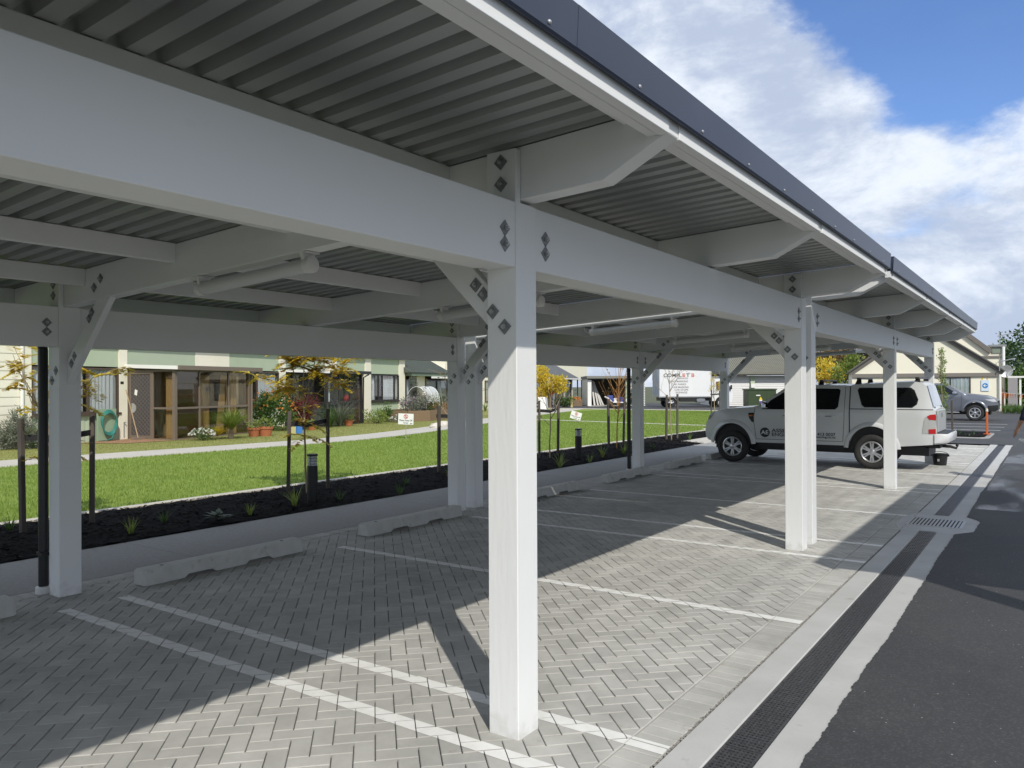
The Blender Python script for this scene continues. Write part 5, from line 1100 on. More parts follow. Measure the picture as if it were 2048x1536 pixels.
def twigs(mb, p, d, ln, r, depth, tips, fan=0.5, nb=3, up=0.25):
    p = np.array(p, float); d = np.array(d, float); d /= np.linalg.norm(d); P = [p]; q = p.copy(); dd = d.copy()
    for k in range(4):
        dd = dd+nr.normal(size=3)*0.10+np.array((0,0,up*0.12)); dd /= np.linalg.norm(dd); q = q+dd*ln/4; P.append(q.copy())
    mb.tube(P, [r*(1-0.13*k) for k in range(5)], 5)
    if depth == 0: tips.append((q, dd)); return
    for k in range(nb):
        v = dd+nr.normal(size=3)*fan; twigs(mb, P[2+k % 3], v, ln*(0.5+0.3*nr.random()), r*0.55, depth-1, tips, fan, nb, up)
    tips.append((q, dd))
def stakes(p1, p2, tp, label, hgt=1.27, tie_z=1.07):
    T = thing('tree_stakes', label, 'tree stakes', (p1[0], p1[1], 0), group='stake pairs in the planting bed')
    sm_ = mat('stake_timber', (0.055,0.048,0.042), 0.85, (0.12,0.10,0.085), 14, 0.9, stretch=(1,1,0.15))
    for p in (p1, p2):
        dx, dy = rnd.uniform(-0.03,0.03), rnd.uniform(-0.03,0.03)
        part('stake', MB().bar((p[0],p[1],-0.05),(p[0]+dx,p[1]+dy,hgt*rnd.uniform(0.97,1.02)), 0.052, 0.052), sm_, T, bev=0.004)
    mb = MB(); P = [(p1[0]-0.03,p1[1]-0.03,tie_z),((p1[0]+tp[0])/2,(p1[1]+tp[1])/2,tie_z-0.005),(tp[0]+0.02,tp[1],tie_z-0.02),((p2[0]+tp[0])/2,(p2[1]+tp[1])/2,tie_z),(p2[0]-0.03,p2[1]+0.03,tie_z+0.02)]
    for a, b in zip(P, P[1:]): mb.bar(a, b, 0.012, 0.065)
    part('tie', mb, mat('rubber_tie', (0.010,0.010,0.011), 0.6), T)
def sapling(p, hgt, style, label, seed, r=0.016, lf=None, bark=None):
    global nr
    nr = np.random.default_rng(seed); T = thing('sapling', label, 'sapling', p, group='young staked trees')
    mb = MB(); tips = []; P = []
    lean = nr.normal(size=2)*0.03
    for k in range(8):
        t = k/7; P.append((p[0]+lean[0]*t*2+0.012*math.sin(k*1.7), p[1]+lean[1]*t*2+0.012*math.cos(k*2.1), p[2]+hgt*0.62*t))
    mb.tube(P, [r*(1.1-0.45*k/7) for k in range(8)], 7)
    if style == 'slim':
        mb.tube([P[-1], (P[-1][0], P[-1][1], p[2]+hgt)], [r*0.6, 0.003], 5)
    elif style == 'vase':
        for k in range(26):
            a = nr.random()*6.283; z_ = 2+int(5.9*(k/26)); b0_ = P[min(7, z_+1)]
            q = [np.array(b0_)]; d = np.array((math.cos(a)*0.75, math.sin(a)*0.75, 0.75))
            for j in range(5): d = d+np.array((0,0,0.16)); q.append(q[-1]+d/np.linalg.norm(d)*hgt*0.075)
            mb.tube(q, [0.006,0.0055,0.005,0.004,0.003,0.002], 4); tips.append((q[-1], d))
            tips.append((q[3], d))
        mb.tube([P[-1], (P[-1][0], P[-1][1], p[2]+hgt*1.1)], [r*0.6, 0.003], 5)
    else:
        for k in range(5):
            a = k*1.4+nr.random(); twigs(mb, P[7-(k % 3)], (math.cos(a)*0.7, math.sin(a)*0.7, 0.75), hgt*0.30, r*0.55, 1, tips, 0.45, 3)
        twigs(mb, P[-1], (0,0,1), hgt*0.34, r*0.6, 1, tips, 0.4, 3)
    part('trunk', mb, bark or bark_t, T, sm=True)
    lb = MB()
    if style == 'fern':
        for q, d in tips:
            for _ in range(8 if seed != 40 else 2): a = nr.random()*6.283; frond(lb, q-d*0.18*nr.random(), (math.cos(a), math.sin(a), -0.3+1.3*nr.random()), 0.18+0.20*nr.random(), 17, 0.085, 0.5, 0.022)
        for k in range(14 if seed != 40 else 6):
            a = nr.random()*6.283; b0_ = P[4+k % 4]; frond(lb, b0_, (math.cos(a), math.sin(a), nr.random()), 0.30+0.15*nr.random(), 16, 0.09, 0.8, 0.022)
    elif style == 'slim':
        for k in range(60):
            t = 0.18+0.80*k/60; z_ = hgt*t; a = nr.random()*6.283; rr = 0.16*(1.15-t)+0.05; q = np.array((p[0]+lean[0]*t+rr*math.cos(a)*nr.random(), p[1]+lean[1]*t+rr*math.sin(a)*nr.random(), p[2]+z_)); cloud(lb, q, (0.09,0.09,0.10), 22, 0.05, 0.016, 0.1)
    elif style == 'leafy':
        for q, d in tips: cloud(lb, q, (0.12,0.12,0.12), 34, 0.05, 0.014, 0.2)
    else:
        for q, d in tips[::3]:
            for _ in range(4): leaf(lb, q+nr.normal(size=3)*0.04, nr.normal(size=3), 0.06, 0.014)
    if lb.f: part('crown', lb, lf or L_yel, T, kind='stuff')
    return T
XS = -9.12
pair = lambda ua, ub, x=XS: ((x, yat(ua, x)), (x, yat(ub, x)))
for i, (ua, ub, ut, st, hg, lb_, ls) in enumerate((
    (45, 183, 112, 'fern', 2.05, 'feathery yellow sapling behind the left back post', 'dark stake pair with black tie either side of the left back post'),
    (575, 655, 612, 'fern', 2.35, 'feathery yellow leaved sapling behind the first bollard light', 'dark stake pair with black tie around the yellow sapling by the first bollard'),
    (877, 938, 905, 'bare', 2.1, 'thin nearly bare sapling left of the double back posts', 'stake pair partly hidden by the double back posts'),
    (1078, 1115, 1098, 'bare', 1.6, 'short bare sapling left of the second bollard light', 'stake pair just right of the tall front post'),
    (1217, 1246, 1232, 'vase', 2.5, 'vase shaped sapling of upright orange twigs in front of the garage', 'stake pair in front of the open garage'),
    (1332, 1354, 1342, 'bare', 2.6, 'pale bare branched sapling in front of the box truck', 'stake pair in front of the box truck'))):
    (p1, p2) = pair(ua, ub); tp = (XS+0.16, yat(ut, XS+0.16), 0.03)
    stakes(p1, p2, tp, ls, 1.27 if i < 5 else 1.33); sapling(tp, hg, st, lb_, 40+i, lf=L_yel if i < 2 else L_brn, bark=mat('orange_twig', (0.34,0.17,0.05), 0.85, (0.45,0.26,0.09), 15, 0.8) if st == 'vase' else None)
fp = gnd(1430, 828); stakes((fp[0]-0.18,fp[1]-0.1),(fp[0]+0.22,fp[1]+0.1),(fp[0]+0.05,fp[1],0), 'small far stake pair in front of the truck cab', 1.3, 1.1)
sapling((fp[0], fp[1], 0), 1.9, 'leafy', 'small yellow green sapling in front of the truck cab', 60, 0.03, L_yel)
rp = gnd(1886, 867); sapling((rp[0], rp[1], 0.06), 2.75, 'slim', 'slender green sapling behind the rear of the white utility', 61, 0.018, L_lime)
T = thing('tree_stakes', 'single dark stake in the island bed behind the white utility', 'tree stake', (gnd(1905,868)[0], gnd(1905,868)[1], 0)); q_ = gnd(1905,868); part('stake', MB().bar((q_[0],q_[1],0),(q_[0]-0.02,q_[1],1.08), 0.055, 0.055), mat('stake_timber', (0,0,0)), T)
# ---- small plants in the mulch
nr = np.random.default_rng(9)
def tuft(p, h_, n, m, label, cat='plant', group=None, sp=0.6, w=0.006):
    mb = MB(); blades(mb, p, n, h_, h_*sp, w); single('garden_plant', mb, m, label, cat, group, org=p)
TG = 'small grassy plants in the mulch'
for it_, (u, v) in enumerate(((20,1062),(262,1068),(328,1045),(500,1030),(680,1000),(800,988),(812,970),(1050,935),(1180,925),(1265,905),(1305,898),(1380,880))):
    p = gnd(u, v, 0.03); tuft(p, rnd.uniform(0.16,0.24), 26, L_grn if rnd.random() < 0.6 else L_lime, ('small grassy tuft in the mulch, ' + ('cut by the left edge of the picture','first to the right of the left back post','second to the right of the left back post','left of the first bollard light','right of the first bollard stakes','third to the right of the first bollard','left of the double posts','just right of the tall front post','right of the second bollard light','right of the far downpipe','left of the truck sapling stakes','nearest the utility nose')[it_]), group=TG)
for (u, v, h_, l) in ((590,1012,0.34,'long bladed flax at the foot of the first bollard light'),(905,975,0.34,'long bladed flax left of the double back posts'),(1120,935,0.36,'long bladed flax below the second bollard light'),(1205,915,0.34,'flax clump in front of the orange twig sapling'),(1248,908,0.34,'flax clump left of the black downpipe on the far back post'),(1420,872,0.45,'tall flax clump in front of the white utility nose')):
    tuft(gnd(u, v, 0.03), h_, 18, L_lime, l, w=0.011, sp=0.7)
p = gnd(437, 1042, 0.03); mb = MB()
for k in range(26):
    a = nr.random()*6.283; z_ = 0.06+0.13*nr.random(); leaf(mb, (p[0]+0.03*math.cos(a),p[1]+0.03*math.sin(a),p[2]+z_*0.5), (math.cos(a),math.sin(a),0.35*nr.random()), 0.11+0.05*nr.random(), 0.032, up=(0,0,1))
single('garden_plant', mb, L_dark, 'broad leaved dark green plant in the mulch near the left back post', 'plant', org=p)
def shrub(p, r, n, m, label, ln=0.05, w=0.014, stems=True, flowers=None, cat='shrub', name='shrub', zc=None, shell_=0.35):
    T = thing(name, label, cat, (p[0], p[1], 0)); mb = MB(); zc = zc or r[2]*0.95
    cloud(mb, (p[0],p[1],zc), r, n, ln, w, shell_)
    for k in range(6): cloud(mb, (p[0]+r[0]*0.6*nr.normal()*0.8, p[1]+r[1]*0.6*nr.normal()*0.8, zc+r[2]*0.5*nr.normal()), (r[0]*0.42,r[1]*0.42,r[2]*0.42), n//7, ln, w, 0.3)
    part('foliage', mb, m, T, kind='stuff')
    sb_ = MB()
    for k in range(7):
        a = nr.random()*6.283; sb_.tube([(p[0],p[1],0),(p[0]+r[0]*0.4*math.cos(a),p[1]+r[1]*0.4*math.sin(a),zc*0.7),(p[0]+r[0]*0.7*math.cos(a),p[1]+r[1]*0.7*math.sin(a),zc*1.1)], [0.018,0.012,0.005], 5)
    part('stem', sb_, bark_d, T)
    if flowers:
        fb_ = MB(); fm_, fn, fs = flowers
        for k in range(fn):
            v = nr.normal(size=3); v[2] = abs(v[2])*0.8; v /= np.linalg.norm(v); q = np.array((p[0],p[1],zc))+v*np.array(r)*(0.9+0.15*nr.random())
            for j in range(5): leaf(fb_, q, v*0.5+nr.normal(size=3), fs, fs*0.4)
        part('flowers', fb_, fm_, T, kind='stuff')
    return T
shrub(gnd(38, 900), (0.62,0.55,0.48), 1700, L_grey, 'grey green needle leaved bush at the left edge in front of the villa', 0.11, 0.010)
shrub(gnd(78, 897), (0.30,0.26,0.22), 380, L_lime, 'yellow green low plant beside the grey bush', 0.13, 0.020)
shrub(gnd(405, 882), (0.42,0.35,0.20), 420, L_grn, 'white daisy clump at the porch corner', 0.05, 0.012, flowers=(L_wh, 75, 0.045))
pp = gnd(462, 879); T = thing('palm', 'low fan palm with yellow lower fronds in front of the bronze porch', 'palm', (pp[0], pp[1], 0)); mb = MB(); mb2 = MB()
blades(mb, (pp[0],pp[1],0.30), 420, 0.78, 0.85, 0.013)
blades(mb2, (pp[0]-0.25,pp[1]-0.30,0.12), 190, 0.42, 0.62, 0.016)
part('fronds', mb, L_lime, T, kind='stuff'); part('fronds', mb2, L_yel, T, label='yellowed lower fronds', kind='stuff'); part('trunk', MB().tube([(pp[0],pp[1],0),(pp[0],pp[1],0.4)], [0.09,0.06], 8), bark_d, T)
shrub(fpt(5.55, 1.35), (1.1,0.7,0.78), 2600, L_grn, 'large leafy bush with orange flowers right of the bronze porch', 0.085, 0.024, flowers=(L_or, 70, 0.065))
shrub(fpt(6.35, 2.1), (0.45,0.45,0.65), 800, L_red, 'dark red leaved plant in front of the orange flowering bush', 0.16, 0.018)
def straps(s, o_, h_, n, m, label):
    p = fpt(s, o_); mb = MB(); blades(mb, p, n, h_, h_*0.75, 0.018); single('strap_plant', mb, m, label, 'plant', org=p)
straps(7.4, 1.4, 1.6, 170, L_dark, 'tall dark strap leaved clump left of the second porch'); straps(8.7, 2.25, 1.25, 200, L_grey, 'grey green strap leaved clump behind the yellow sapling'); straps(7.9, 2.3, 1.0, 140, L_grn, 'bright green strap leaved clump behind the first stake pair')
shrub(fpt(11.3, 2.4), (0.8,0.45,0.30), 500, L_lime, 'low lime green plants in front of the second porch', 0.08, 0.02); shrub(fpt(12.6, 2.1), (0.5,0.4,0.36), 420, L_grn, 'rounded green plant left of the timber raised bed', 0.07, 0.02)
shrub(fpt(12.3, 3.0), (0.45,0.35,0.18), 260, L_grey, 'low plant with white flowers at the timber raised bed corner', 0.05, 0.014, flowers=(L_wh, 36, 0.05))
terra = mat('terracotta', (0.36,0.11,0.045), 0.75, (0.42,0.15,0.065), 6, 0.8)
def pot(u, v, r, h_, label, m=None):
    p = gnd(u, v); T = thing('flower_pot', label, 'flower pot', p); x, y, _ = p
    part('pot', MB().lathe([(0,0.0),(r*0.72,0.0),(r*0.96,h_*0.8),(r*1.06,h_*0.8),(r*1.08,h_),(r*0.95,h_),(r*0.9,h_*0.88),(0,h_*0.88)], 18, (x,y,0)), terra, T, sm=True)
    mb = MB(); cloud(mb, (x,y,h_*1.35), (r*1.25,r*1.25,h_*0.6), 130, 0.09, 0.02, 0.2); part('plant', mb, m or L_lime, T, kind='stuff')
pot(508, 874, 0.20, 0.30, 'terracotta pot between palm and larger pot'); pot(531, 873, 0.24, 0.32, 'larger terracotta pot with lime green plant in front of the orange bush'); pot(697, 853, 0.19, 0.26, 'terracotta pot at the right end of the second porch'); pot(624, 861, 0.16, 0.20, 'small terracotta pot behind the yellow sapling trunk'); pot(605, 851, 0.24, 0.26, 'terracotta pot deep among the strap leaves')
p = gnd(592, 868); single('seed_packet_box', MB().box(p[0]-0.12,p[0]+0.12,p[1]-0.12,p[1]+0.12,0.02,0.24,0).box(p[0]+0.121,p[0]+0.20,p[1]-0.11,p[1]+0.11,0.02,0.27,1), [mat('box_yellow', (0.65,0.60,0.30), 0.6), mat('box_blue', (0.05,0.20,0.55), 0.6)], 'small yellow and blue box on the grass behind the yellow sapling', 'box', org=p)
# ---- timber raised bed, cloche, sign
T = thing('raised_bed', 'octagonal raised garden bed of brown timber sleepers in front of the villa', 'raised bed', fpt(15.3, 2.4), FRZ, local=True)
slp = mat('sleeper', (0.16,0.105,0.06), 0.85, (0.24,0.165,0.10), 9, 0.9, stretch=(1,1,4))
oc = [(-2.2,-0.6),(-1.3,-1.25),(1.2,-1.25),(2.1,-0.6),(2.1,0.6),(1.2,1.2),(-1.3,1.2),(-2.2,0.6)]
for k in range(4):
    for a, b in zip(oc, oc[1:]+oc[:1]): part('sleeper', MB().bar((*a, 0.07+0.125*k),(*b, 0.07+0.125*k), 0.09, 0.12), slp, T)
part('soil', MB().prism([(x*0.97, y*0.97) for x, y in oc], 'z', 0.0, 0.40), mulch_m, T)
for i, (s, o_, r, m, n, fl, l) in enumerate(((13.9,2.6,(0.5,0.4,0.42),L_grey,500,(L_pk,24,0.06),'mauve flowering lavender in the left of the raised bed'),(14.8,2.7,(0.55,0.45,0.5),L_grey,700,None,'grey bushy plant in the middle of the raised bed'),(15.5,2.5,(0.4,0.4,0.6),L_red,420,None,'purple leaved plant in the middle of the raised bed'),(16.4,2.6,(0.6,0.5,0.45),L_grn,600,(L_wh,20,0.06),'green plant with pale flowers in the right of the raised bed'),(18.6,2.2,(0.55,0.5,0.5),L_grey,500,None,'rounded grey bush right of the raised bed'))):
    shrub(fpt(s, o_), r, n, m, l, 0.08, 0.014, flowers=fl, zc=0.5+r[2]*0.6)
shrub(fpt(16.5, 1.6), (0.22,0.22,0.75), 420, L_grey, 'tall narrow shrub in front of the villa end window', 0.07, 0.02, zc=1.45); shrub(fpt(20.8, 1.6), (0.9,0.6,0.40), 900, L_or, 'orange leaved low bush in front of the green roofed villa', 0.08, 0.018); shrub(fpt(24.5, 1.2), (0.6,0.5,0.5), 420, L_yel, 'yellow spiky plant in front of the dark windows of the green roofed villa', 0.2, 0.02); straps(27.5,1.0,0.8,60,L_lime,'lime strap plant by the far villa wall')
T = thing('cloche', 'pale arched plastic cloche standing on the raised bed', 'cloche', fpt(16.7, 2.0), FRZ, local=True); film = mat('plastic_film', (0.55,0.57,0.55), 0.5)
m_ = bpy.data.materials.new('cloche_film'); m_.use_nodes = True; m_.node_tree.nodes['Principled BSDF'].inputs['Base Color'].default_value = (0.6,0.62,0.6,1); m_.node_tree.nodes['Principled BSDF'].inputs['Alpha'].default_value = 0.8
P = [(0.55*math.cos(a), 0.55+0.75*math.sin(a)) for a in np.linspace(0, math.pi, 14)]
mb = MB(); mb.add([(-0.75+0.9*0, y, z+0.3) for y, z in P]+[(0.75, y, z+0.3) for y, z in P], [(i, i+1, 15+i-0, 14+i) for i in range(13)]); part('film', mb, m_, T, sm=True)
for x_ in (-0.75, 0.0, 0.75): part('hoop', MB().tube([(x_, y, z+0.3) for y, z in [(0.55,0.1)]+P+[(-0.55,0.1)]], 0.012, 6), white_t, T)
def keepoff(p, rz, tilt, label, zc, post=True):
    T = thing('lawn_sign', label, 'sign', p, rz, group='keep off the grass signs', local=True); w_, h_ = 0.47, 0.33; R_ = Matrix.Rotation(tilt, 4, 'Y')
    o = part('board', MB().box(-w_/2,w_/2,-0.008,0.0,zc-h_/2,zc+h_/2), mat('corflute', (0.76,0.76,0.74), 0.5), T)
    rd_ = mat('sign_red', (0.55,0.04,0.04), 0.5)
    part('ring', MB().lathe([(0.052,-0.012),(0.068,-0.012),(0.068,-0.008),(0.052,-0.008)], 24, (0,0,zc+0.075), 'y'), rd_, o); part('ring_bar', MB().bar((-0.045,-0.011,zc+0.12),(0.045,-0.011,zc+0.03), 0.016, 0.003, up=(0,1,0)), rd_, o)
    part('figure', MB().lathe([(0,-0.010),(0.012,-0.010),(0.012,-0.008)], 10, (0.0,0,zc+0.105), 'y').bar((0,-0.0095,zc+0.09),(0.004,-0.0095,zc+0.06), 0.018, 0.002, up=(0,1,0)).bar((0.004,-0.0095,zc+0.062),(-0.018,-0.0095,zc+0.035), 0.010, 0.002, up=(0,1,0)).bar((0.004,-0.0095,zc+0.062),(0.02,-0.0095,zc+0.035), 0.010, 0.002, up=(0,1,0)), decal, o)
    for s_, x_, z_, w2, h2 in (('Please Keep Off', -0.20, -0.065, 0.40, 0.075), ('Grass', -0.075, -0.135, 0.15, 0.065)):
        me_ = lettering(s_, h2, T, (x_, -0.010, zc+z_), (RX90,0,0), decal, width=w2); me_.parent = o
    part('foot_print', MB().box(0.13,0.20,-0.010,-0.0085,zc-0.145,zc-0.125), decal, o)
    o.location = Vector((0,0,zc*K))-(R_ @ Vector((0,0,zc*K))); o.rotation_euler = (0, tilt, 0)
    part('peg', MB().tube([(0.0,0.006,0.0),(0.0,0.006,zc+0.1)], 0.009, 6), mat('peg_wood', (0.35,0.33,0.28), 0.8), T)
s1 = gnd(812, 879); keepoff((s1[0], s1[1], 0), YAW-0.10, 0.04, 'white keep off the grass sign on the lawn in front of the raised bed', 0.62)
s2 = gnd(1152, 846); keepoff((s2[0], s2[1], 0), YAW+0.08, 0.30, 'tilted white keep off the grass sign on the far lawn', 0.32)
# ---- bollard lights
def bollard(u, v, label):
    p = gnd(u, v); x, y, _ = p; T = thing('bollard_light', label, 'bollard light', p, group='black bollard lights in the planting bed'); r = 0.072; hb = 0.52
    part('body', MB().lathe([(r,-0.05),(r,hb),(r*0.9,hb+0.005),(0,hb+0.005)], 24, (x,y,0)), blackpipe, T, sm=True)
    part('lamp', MB().lathe([(0.05,hb+0.005),(0.05,hb+0.135)], 18, (x,y,0)), mat('lamp_glass', (0.62,0.65,0.68), 0.2), T, sm=True)
    for k in range(3): part('louvre', MB().lathe([(0.05,hb+0.03+0.04*k),(r*0.98,hb+0.018+0.04*k),(r*0.98,hb+0.024+0.04*k),(0.05,hb+0.036+0.04*k)], 20, (x,y,0)), galv, T, sm=True)
    for k in range(4): a = k*math.pi/2+0.4; part('strut', MB().tube([(x+r*0.9*math.cos(a),y+r*0.9*math.sin(a),hb),(x+r*0.9*math.cos(a),y+r*0.9*math.sin(a),hb+0.14)], 0.005, 5), blackpipe, T)
    part('cap', MB().lathe([(0,hb+0.138),(r*1.02,hb+0.138),(r*1.02,hb+0.165),(0,hb+0.168)], 24, (x,y,0)), blackpipe, T, sm=True)
bollard(625, 1008, 'black bollard light with silver louvres beside the yellow sapling'); bollard(1157, 921, 'black bollard light with silver louvres right of the tall front post')
# ---- patio, hose, broom
single('patio', MB().add([fpt(-1.6,0.0,0.03),fpt(0.33,0.0,0.03),fpt(0.25,1.85,0.03),fpt(1.3,2.3,0.03),fpt(-1.2,1.5,0.03)], [(0,4,3,2,1)]), mat('brick_paving', (0.30,0.15,0.09), 0.9, (0.38,0.21,0.13), 8, 0.9), kind='structure')
T = thing('garden_hose', 'coiled teal garden hose on a green rack below the villa window', 'hose', fpt(-0.62, 0.12), FRZ, local=True)
P = [(0.26*math.cos(t)*(1+0.06*math.sin(3*t)), -0.09-0.012*(t/6.28), 0.62+0.33*math.sin(t)-0.02*(t/6.28)) for t in np.linspace(0, 6.28*5, 120)]; P += [(0.2,-0.14,0.3),(0.05,-0.16,0.10),(-0.2,-0.2,0.05)]
part('hose', MB().tube(P, 0.018, 6), mat('hose_teal', (0.03,0.19,0.16), 0.45), T, sm=True); part('rack', MB().box(-0.34,0.34,-0.03,0.0,0.05,0.98), mat('rack_green', (0.28,0.38,0.26), 0.7), T)
T = thing('broom', 'long handled broom leaning on the villa beside the hose', 'broom', fpt(0.0, 0.3), FRZ, local=True); part('handle', MB().tube([(-0.08,-0.02,1.55),(0.06,-0.35,0.08)], 0.017, 6), mat('broom_wood', (0.42,0.31,0.18), 0.7), T); part('head', MB().box(-0.16,0.30,-0.40,-0.31,0.03,0.10), mat('broom_head', (0.22,0.17,0.13), 0.8), T)
# ---- edging stones by the path
for i in range(9):
    p = gnd(868+6*i, 857-0.9*i); k = rnd.uniform(0.14,0.22); mb = MB(); 
    mb.lathe([(0,0.02),(k*0.9,0.03),(k,k*0.5),(k*0.6,k*1.0),(0,k*1.1)], 7, (p[0],p[1],0)); mb.v = [(x+rnd.uniform(-.03,.03), y+rnd.uniform(-.03,.03), z+rnd.uniform(-.02,.02)) for x, y, z in mb.v]
    single('edging_stone', mb, mat('pale_stone', (0.50,0.47,0.40), 0.9, (0.62,0.59,0.52), 6, 0.9), 'pale edging stone by the path end, %s from the left' % ('first','second','third','fourth','fifth','sixth','seventh','eighth','ninth')[i], 'stone', 'edging stones by the path', org=(p[0],p[1],0))
# ---- trees farther off
def tree(p, trunk_h, crowns, m, label, n=900, ln=0.16, w=0.06, tr=0.12, group=None, name='tree'):
    T = thing(name, label, 'tree', (p[0], p[1], 0), group=group); mb = MB(); tips = []
    top = (p[0], p[1], trunk_h); mb.tube([(p[0],p[1],-0.1),(p[0]+0.05,p[1],trunk_h*0.5),top], [tr,tr*0.8,tr*0.6], 8)
    for c, r in crowns: mb.tube([top, tuple((np.array(top)+np.array(c))/2+nr.normal(size=3)*0.1), c], [tr*0.5,tr*0.3,tr*0.1], 6)
    part('trunk', mb, bark_d, T, sm=True); lb = MB()
    for c, r in crowns:
        cloud(lb, c, r, int(n*0.6), ln, w, 0.45)
        for k in range(7):
            v = nr.normal(size=3); v /= np.linalg.norm(v); cloud(lb, np.array(c)+v*np.array(r)*0.75, np.array(r)*0.38, int(n*0.07), ln, w, 0.3)
    part('crown', lb, m, T, kind='stuff'); return T
def C(u, v, D, r): return (at(u, v, D), r)
tree(at(1098,812,57), 1.3, [C(1078,748,57,(0.75,0.75,0.65)),C(1100,765,57,(1.0,0.9,0.75)),C(1118,770,56.5,(0.8,0.7,0.7)),C(1085,785,57,(0.5,0.5,0.7))], L_yel, 'yellow green street tree beyond the lawn right of the tall post', 800, 0.16, 0.05)
shrub(at(1128,812,58)[:2], (1.0,0.6,0.42), 500, L_grn, 'low hedge plants beside the yellow street tree', 0.12, 0.04); shrub(at(1266,812,58)[:2], (0.35,0.35,0.65), 300, L_dark, 'dark bush at the right end of the garage', 0.12, 0.04)
tree(at(1655,800,62), 1.6, [C(1648,745,62,(1.3,1.2,1.3)),C(1668,752,61,(1.2,1.0,1.1))], L_yel, 'yellow tree seen between the double front posts and the next post', 900, 0.2, 0.06)
tree(at(1690,800,58), 1.6, [C(1692,748,58,(1.1,1.0,1.3)),C(1706,735,58,(0.8,0.8,1.1))], L_lime, 'light green tree left of the cream gabled house', 900, 0.2, 0.06)
for i, (u, v, D, r, m, l) in enumerate(((1646,728,105,(4,4,2.4),L_brn,'brown leaved tree on the far skyline, left'),(1672,733,110,(4,4,2.0),L_dark,'dark tree on the far skyline, middle'),(1702,722,100,(4,4,2.6),L_brn,'brown leaved tree on the far skyline, right'),(1448,742,85,(2.5,2.5,1.6),L_brn,'brown tree showing above the truck cab'))):
    tree(at(u,v+30,D), at(u,v,D)[2]*0.6, [C(u,v,D,r)], m, l, 1100, 0.5, 0.2, 0.25, 'far skyline trees')
for i, (u, v, D, r, m, l) in enumerate(((2040,735,62,(2.6,2.4,2.4),L_dark,'dark green tree at the right edge behind the cream house'),(2062,712,66,(3.0,2.6,2.8),L_dark,'taller dark tree beyond the right edge'),(2034,775,57,(1.6,1.3,1.2),L_grn,'mid green shrub tree at the right edge below the lean-to roof'),(2075,770,56,(2.4,1.6,1.8),L_grn,'large shrub mostly beyond the right edge'),(2028,720,72,(2.2,2.2,2.0),L_grn,'green tree top right of the cream house corner'))):
    tree(at(u,820,D), max(0.8, at(u,v,D)[2]-r[2]), [C(u,v,D,r)], m, l, 1500, 0.26, 0.10, 0.2, 'trees at the right edge')
mb = MB()
for _ in range(140): q_ = gnd(rnd.uniform(2006,2060), rnd.uniform(819,828)); blades(mb, (q_[0],q_[1],0.03), 6, 0.5, 0.3, 0.03)
single('long_grass', mb, L_grn, 'long rough grass at the right edge below the bunting', 'grass', kind='stuff')
mb = MB()
for _ in range(60): x_, y_ = rnd.uniform(-4.3,-1.9), rnd.uniform(26.6,28.9); blades(mb, (x_,y_,0.07), 5, 0.12, 0.1, 0.01)
single('ground_cover', mb, L_dark, 'sparse dark ground cover in the island bed', 'ground cover', kind='stuff')
# ================================================================ SMALL THINGS AND PEOPLE
bp = gnd(1880, 930); T = thing('bucket', 'black plastic bucket under the tow bar of the white utility', 'bucket', bp); x, y, _ = bp
part('body', MB().lathe([(0,0.004),(0.115,0.004),(0.14,0.21),(0.152,0.21),(0.155,0.225),(0.135,0.225),(0.12,0.03),(0,0.03)], 22, (x,y,0)), blackpipe, T, sm=True)
part('handle', MB().tube([(x+0.15*math.cos(a), y-0.02, 0.21+0.06*math.sin(a)) for a in np.linspace(0, math.pi, 12)], 0.006, 5), blackpipe, T); part('label_patch', MB().add([(x-0.03,y-0.1275,0.08),(x+0.005,y-0.129,0.08),(x+0.007,y-0.134,0.13),(x-0.032,y-0.133,0.13)], [(0,1,2,3)]), mat('grey_label', (0.4,0.4,0.4), 0.6), T)
for k in (0, math.pi): part('lug', MB().box(x+0.15*math.cos(k)-0.015, x+0.15*math.cos(k)+0.015, y-0.03, y-0.005, 0.175, 0.215), blackpipe, T)
orange = mat('safety_orange', (0.75,0.15,0.02), 0.6, (0.85,0.22,0.04), 3, 0.8)
op = gnd(1974, 873); T = thing('safety_post', 'short orange safety post at the island corner', 'post', op); x, y, _ = op
part('post', MB().box(x-0.03,x+0.03,y-0.03,y+0.03,0.06,0.74), mat('faded_orange', (0.55,0.13,0.03), 0.7), T, bev=0.01); part('cap', MB().lathe([(0,0.86),(0.03,0.84),(0.035,0.762),(0,0.761)], 8, (x,y,0)), mat('cap_pale', (0.7,0.65,0.5), 0.6), T); part('foot', MB().box(x-0.09,x+0.09,y-0.09,y+0.09,0.061,0.09), mat('faded_orange', (0,0,0)), T)
# orange bunting by the gabled house
bpost = gnd(2000, 822); T = thing('bunting', 'orange flag bunting line from a netted post at the right edge', 'bunting', bpost); x, y, _ = bpost
part('post', MB().box(x-0.12,x+0.12,y-0.12,y+0.12,0,1.35), orange, T, bev=0.03); far_ = at(2090, 776, 40); P = []
for k in range(20):
    t = k/19; P.append((x+(far_[0]-x)*t, y+(far_[1]-y)*t, 1.12-0.10*math.sin(math.pi*t)))
part('line', MB().tube(P, 0.012, 5), white_t, T)
for k in range(1, 19):
    a_, b_ = np.array(P[k]), np.array(P[k-1]); d_ = (b_-a_)/np.linalg.norm(b_-a_)*0.17; part('flag', MB().add([tuple(a_-d_*0.5),tuple(a_+d_*0.5),tuple(a_+np.array((0.02,0.03,-0.34+0.05*math.sin(k*2))))], [(0,1,2)]), orange, T)
part('stand', MB().tube([(far_[0],far_[1],0),(far_[0],far_[1],1.15)], 0.02, 6), galv, T)
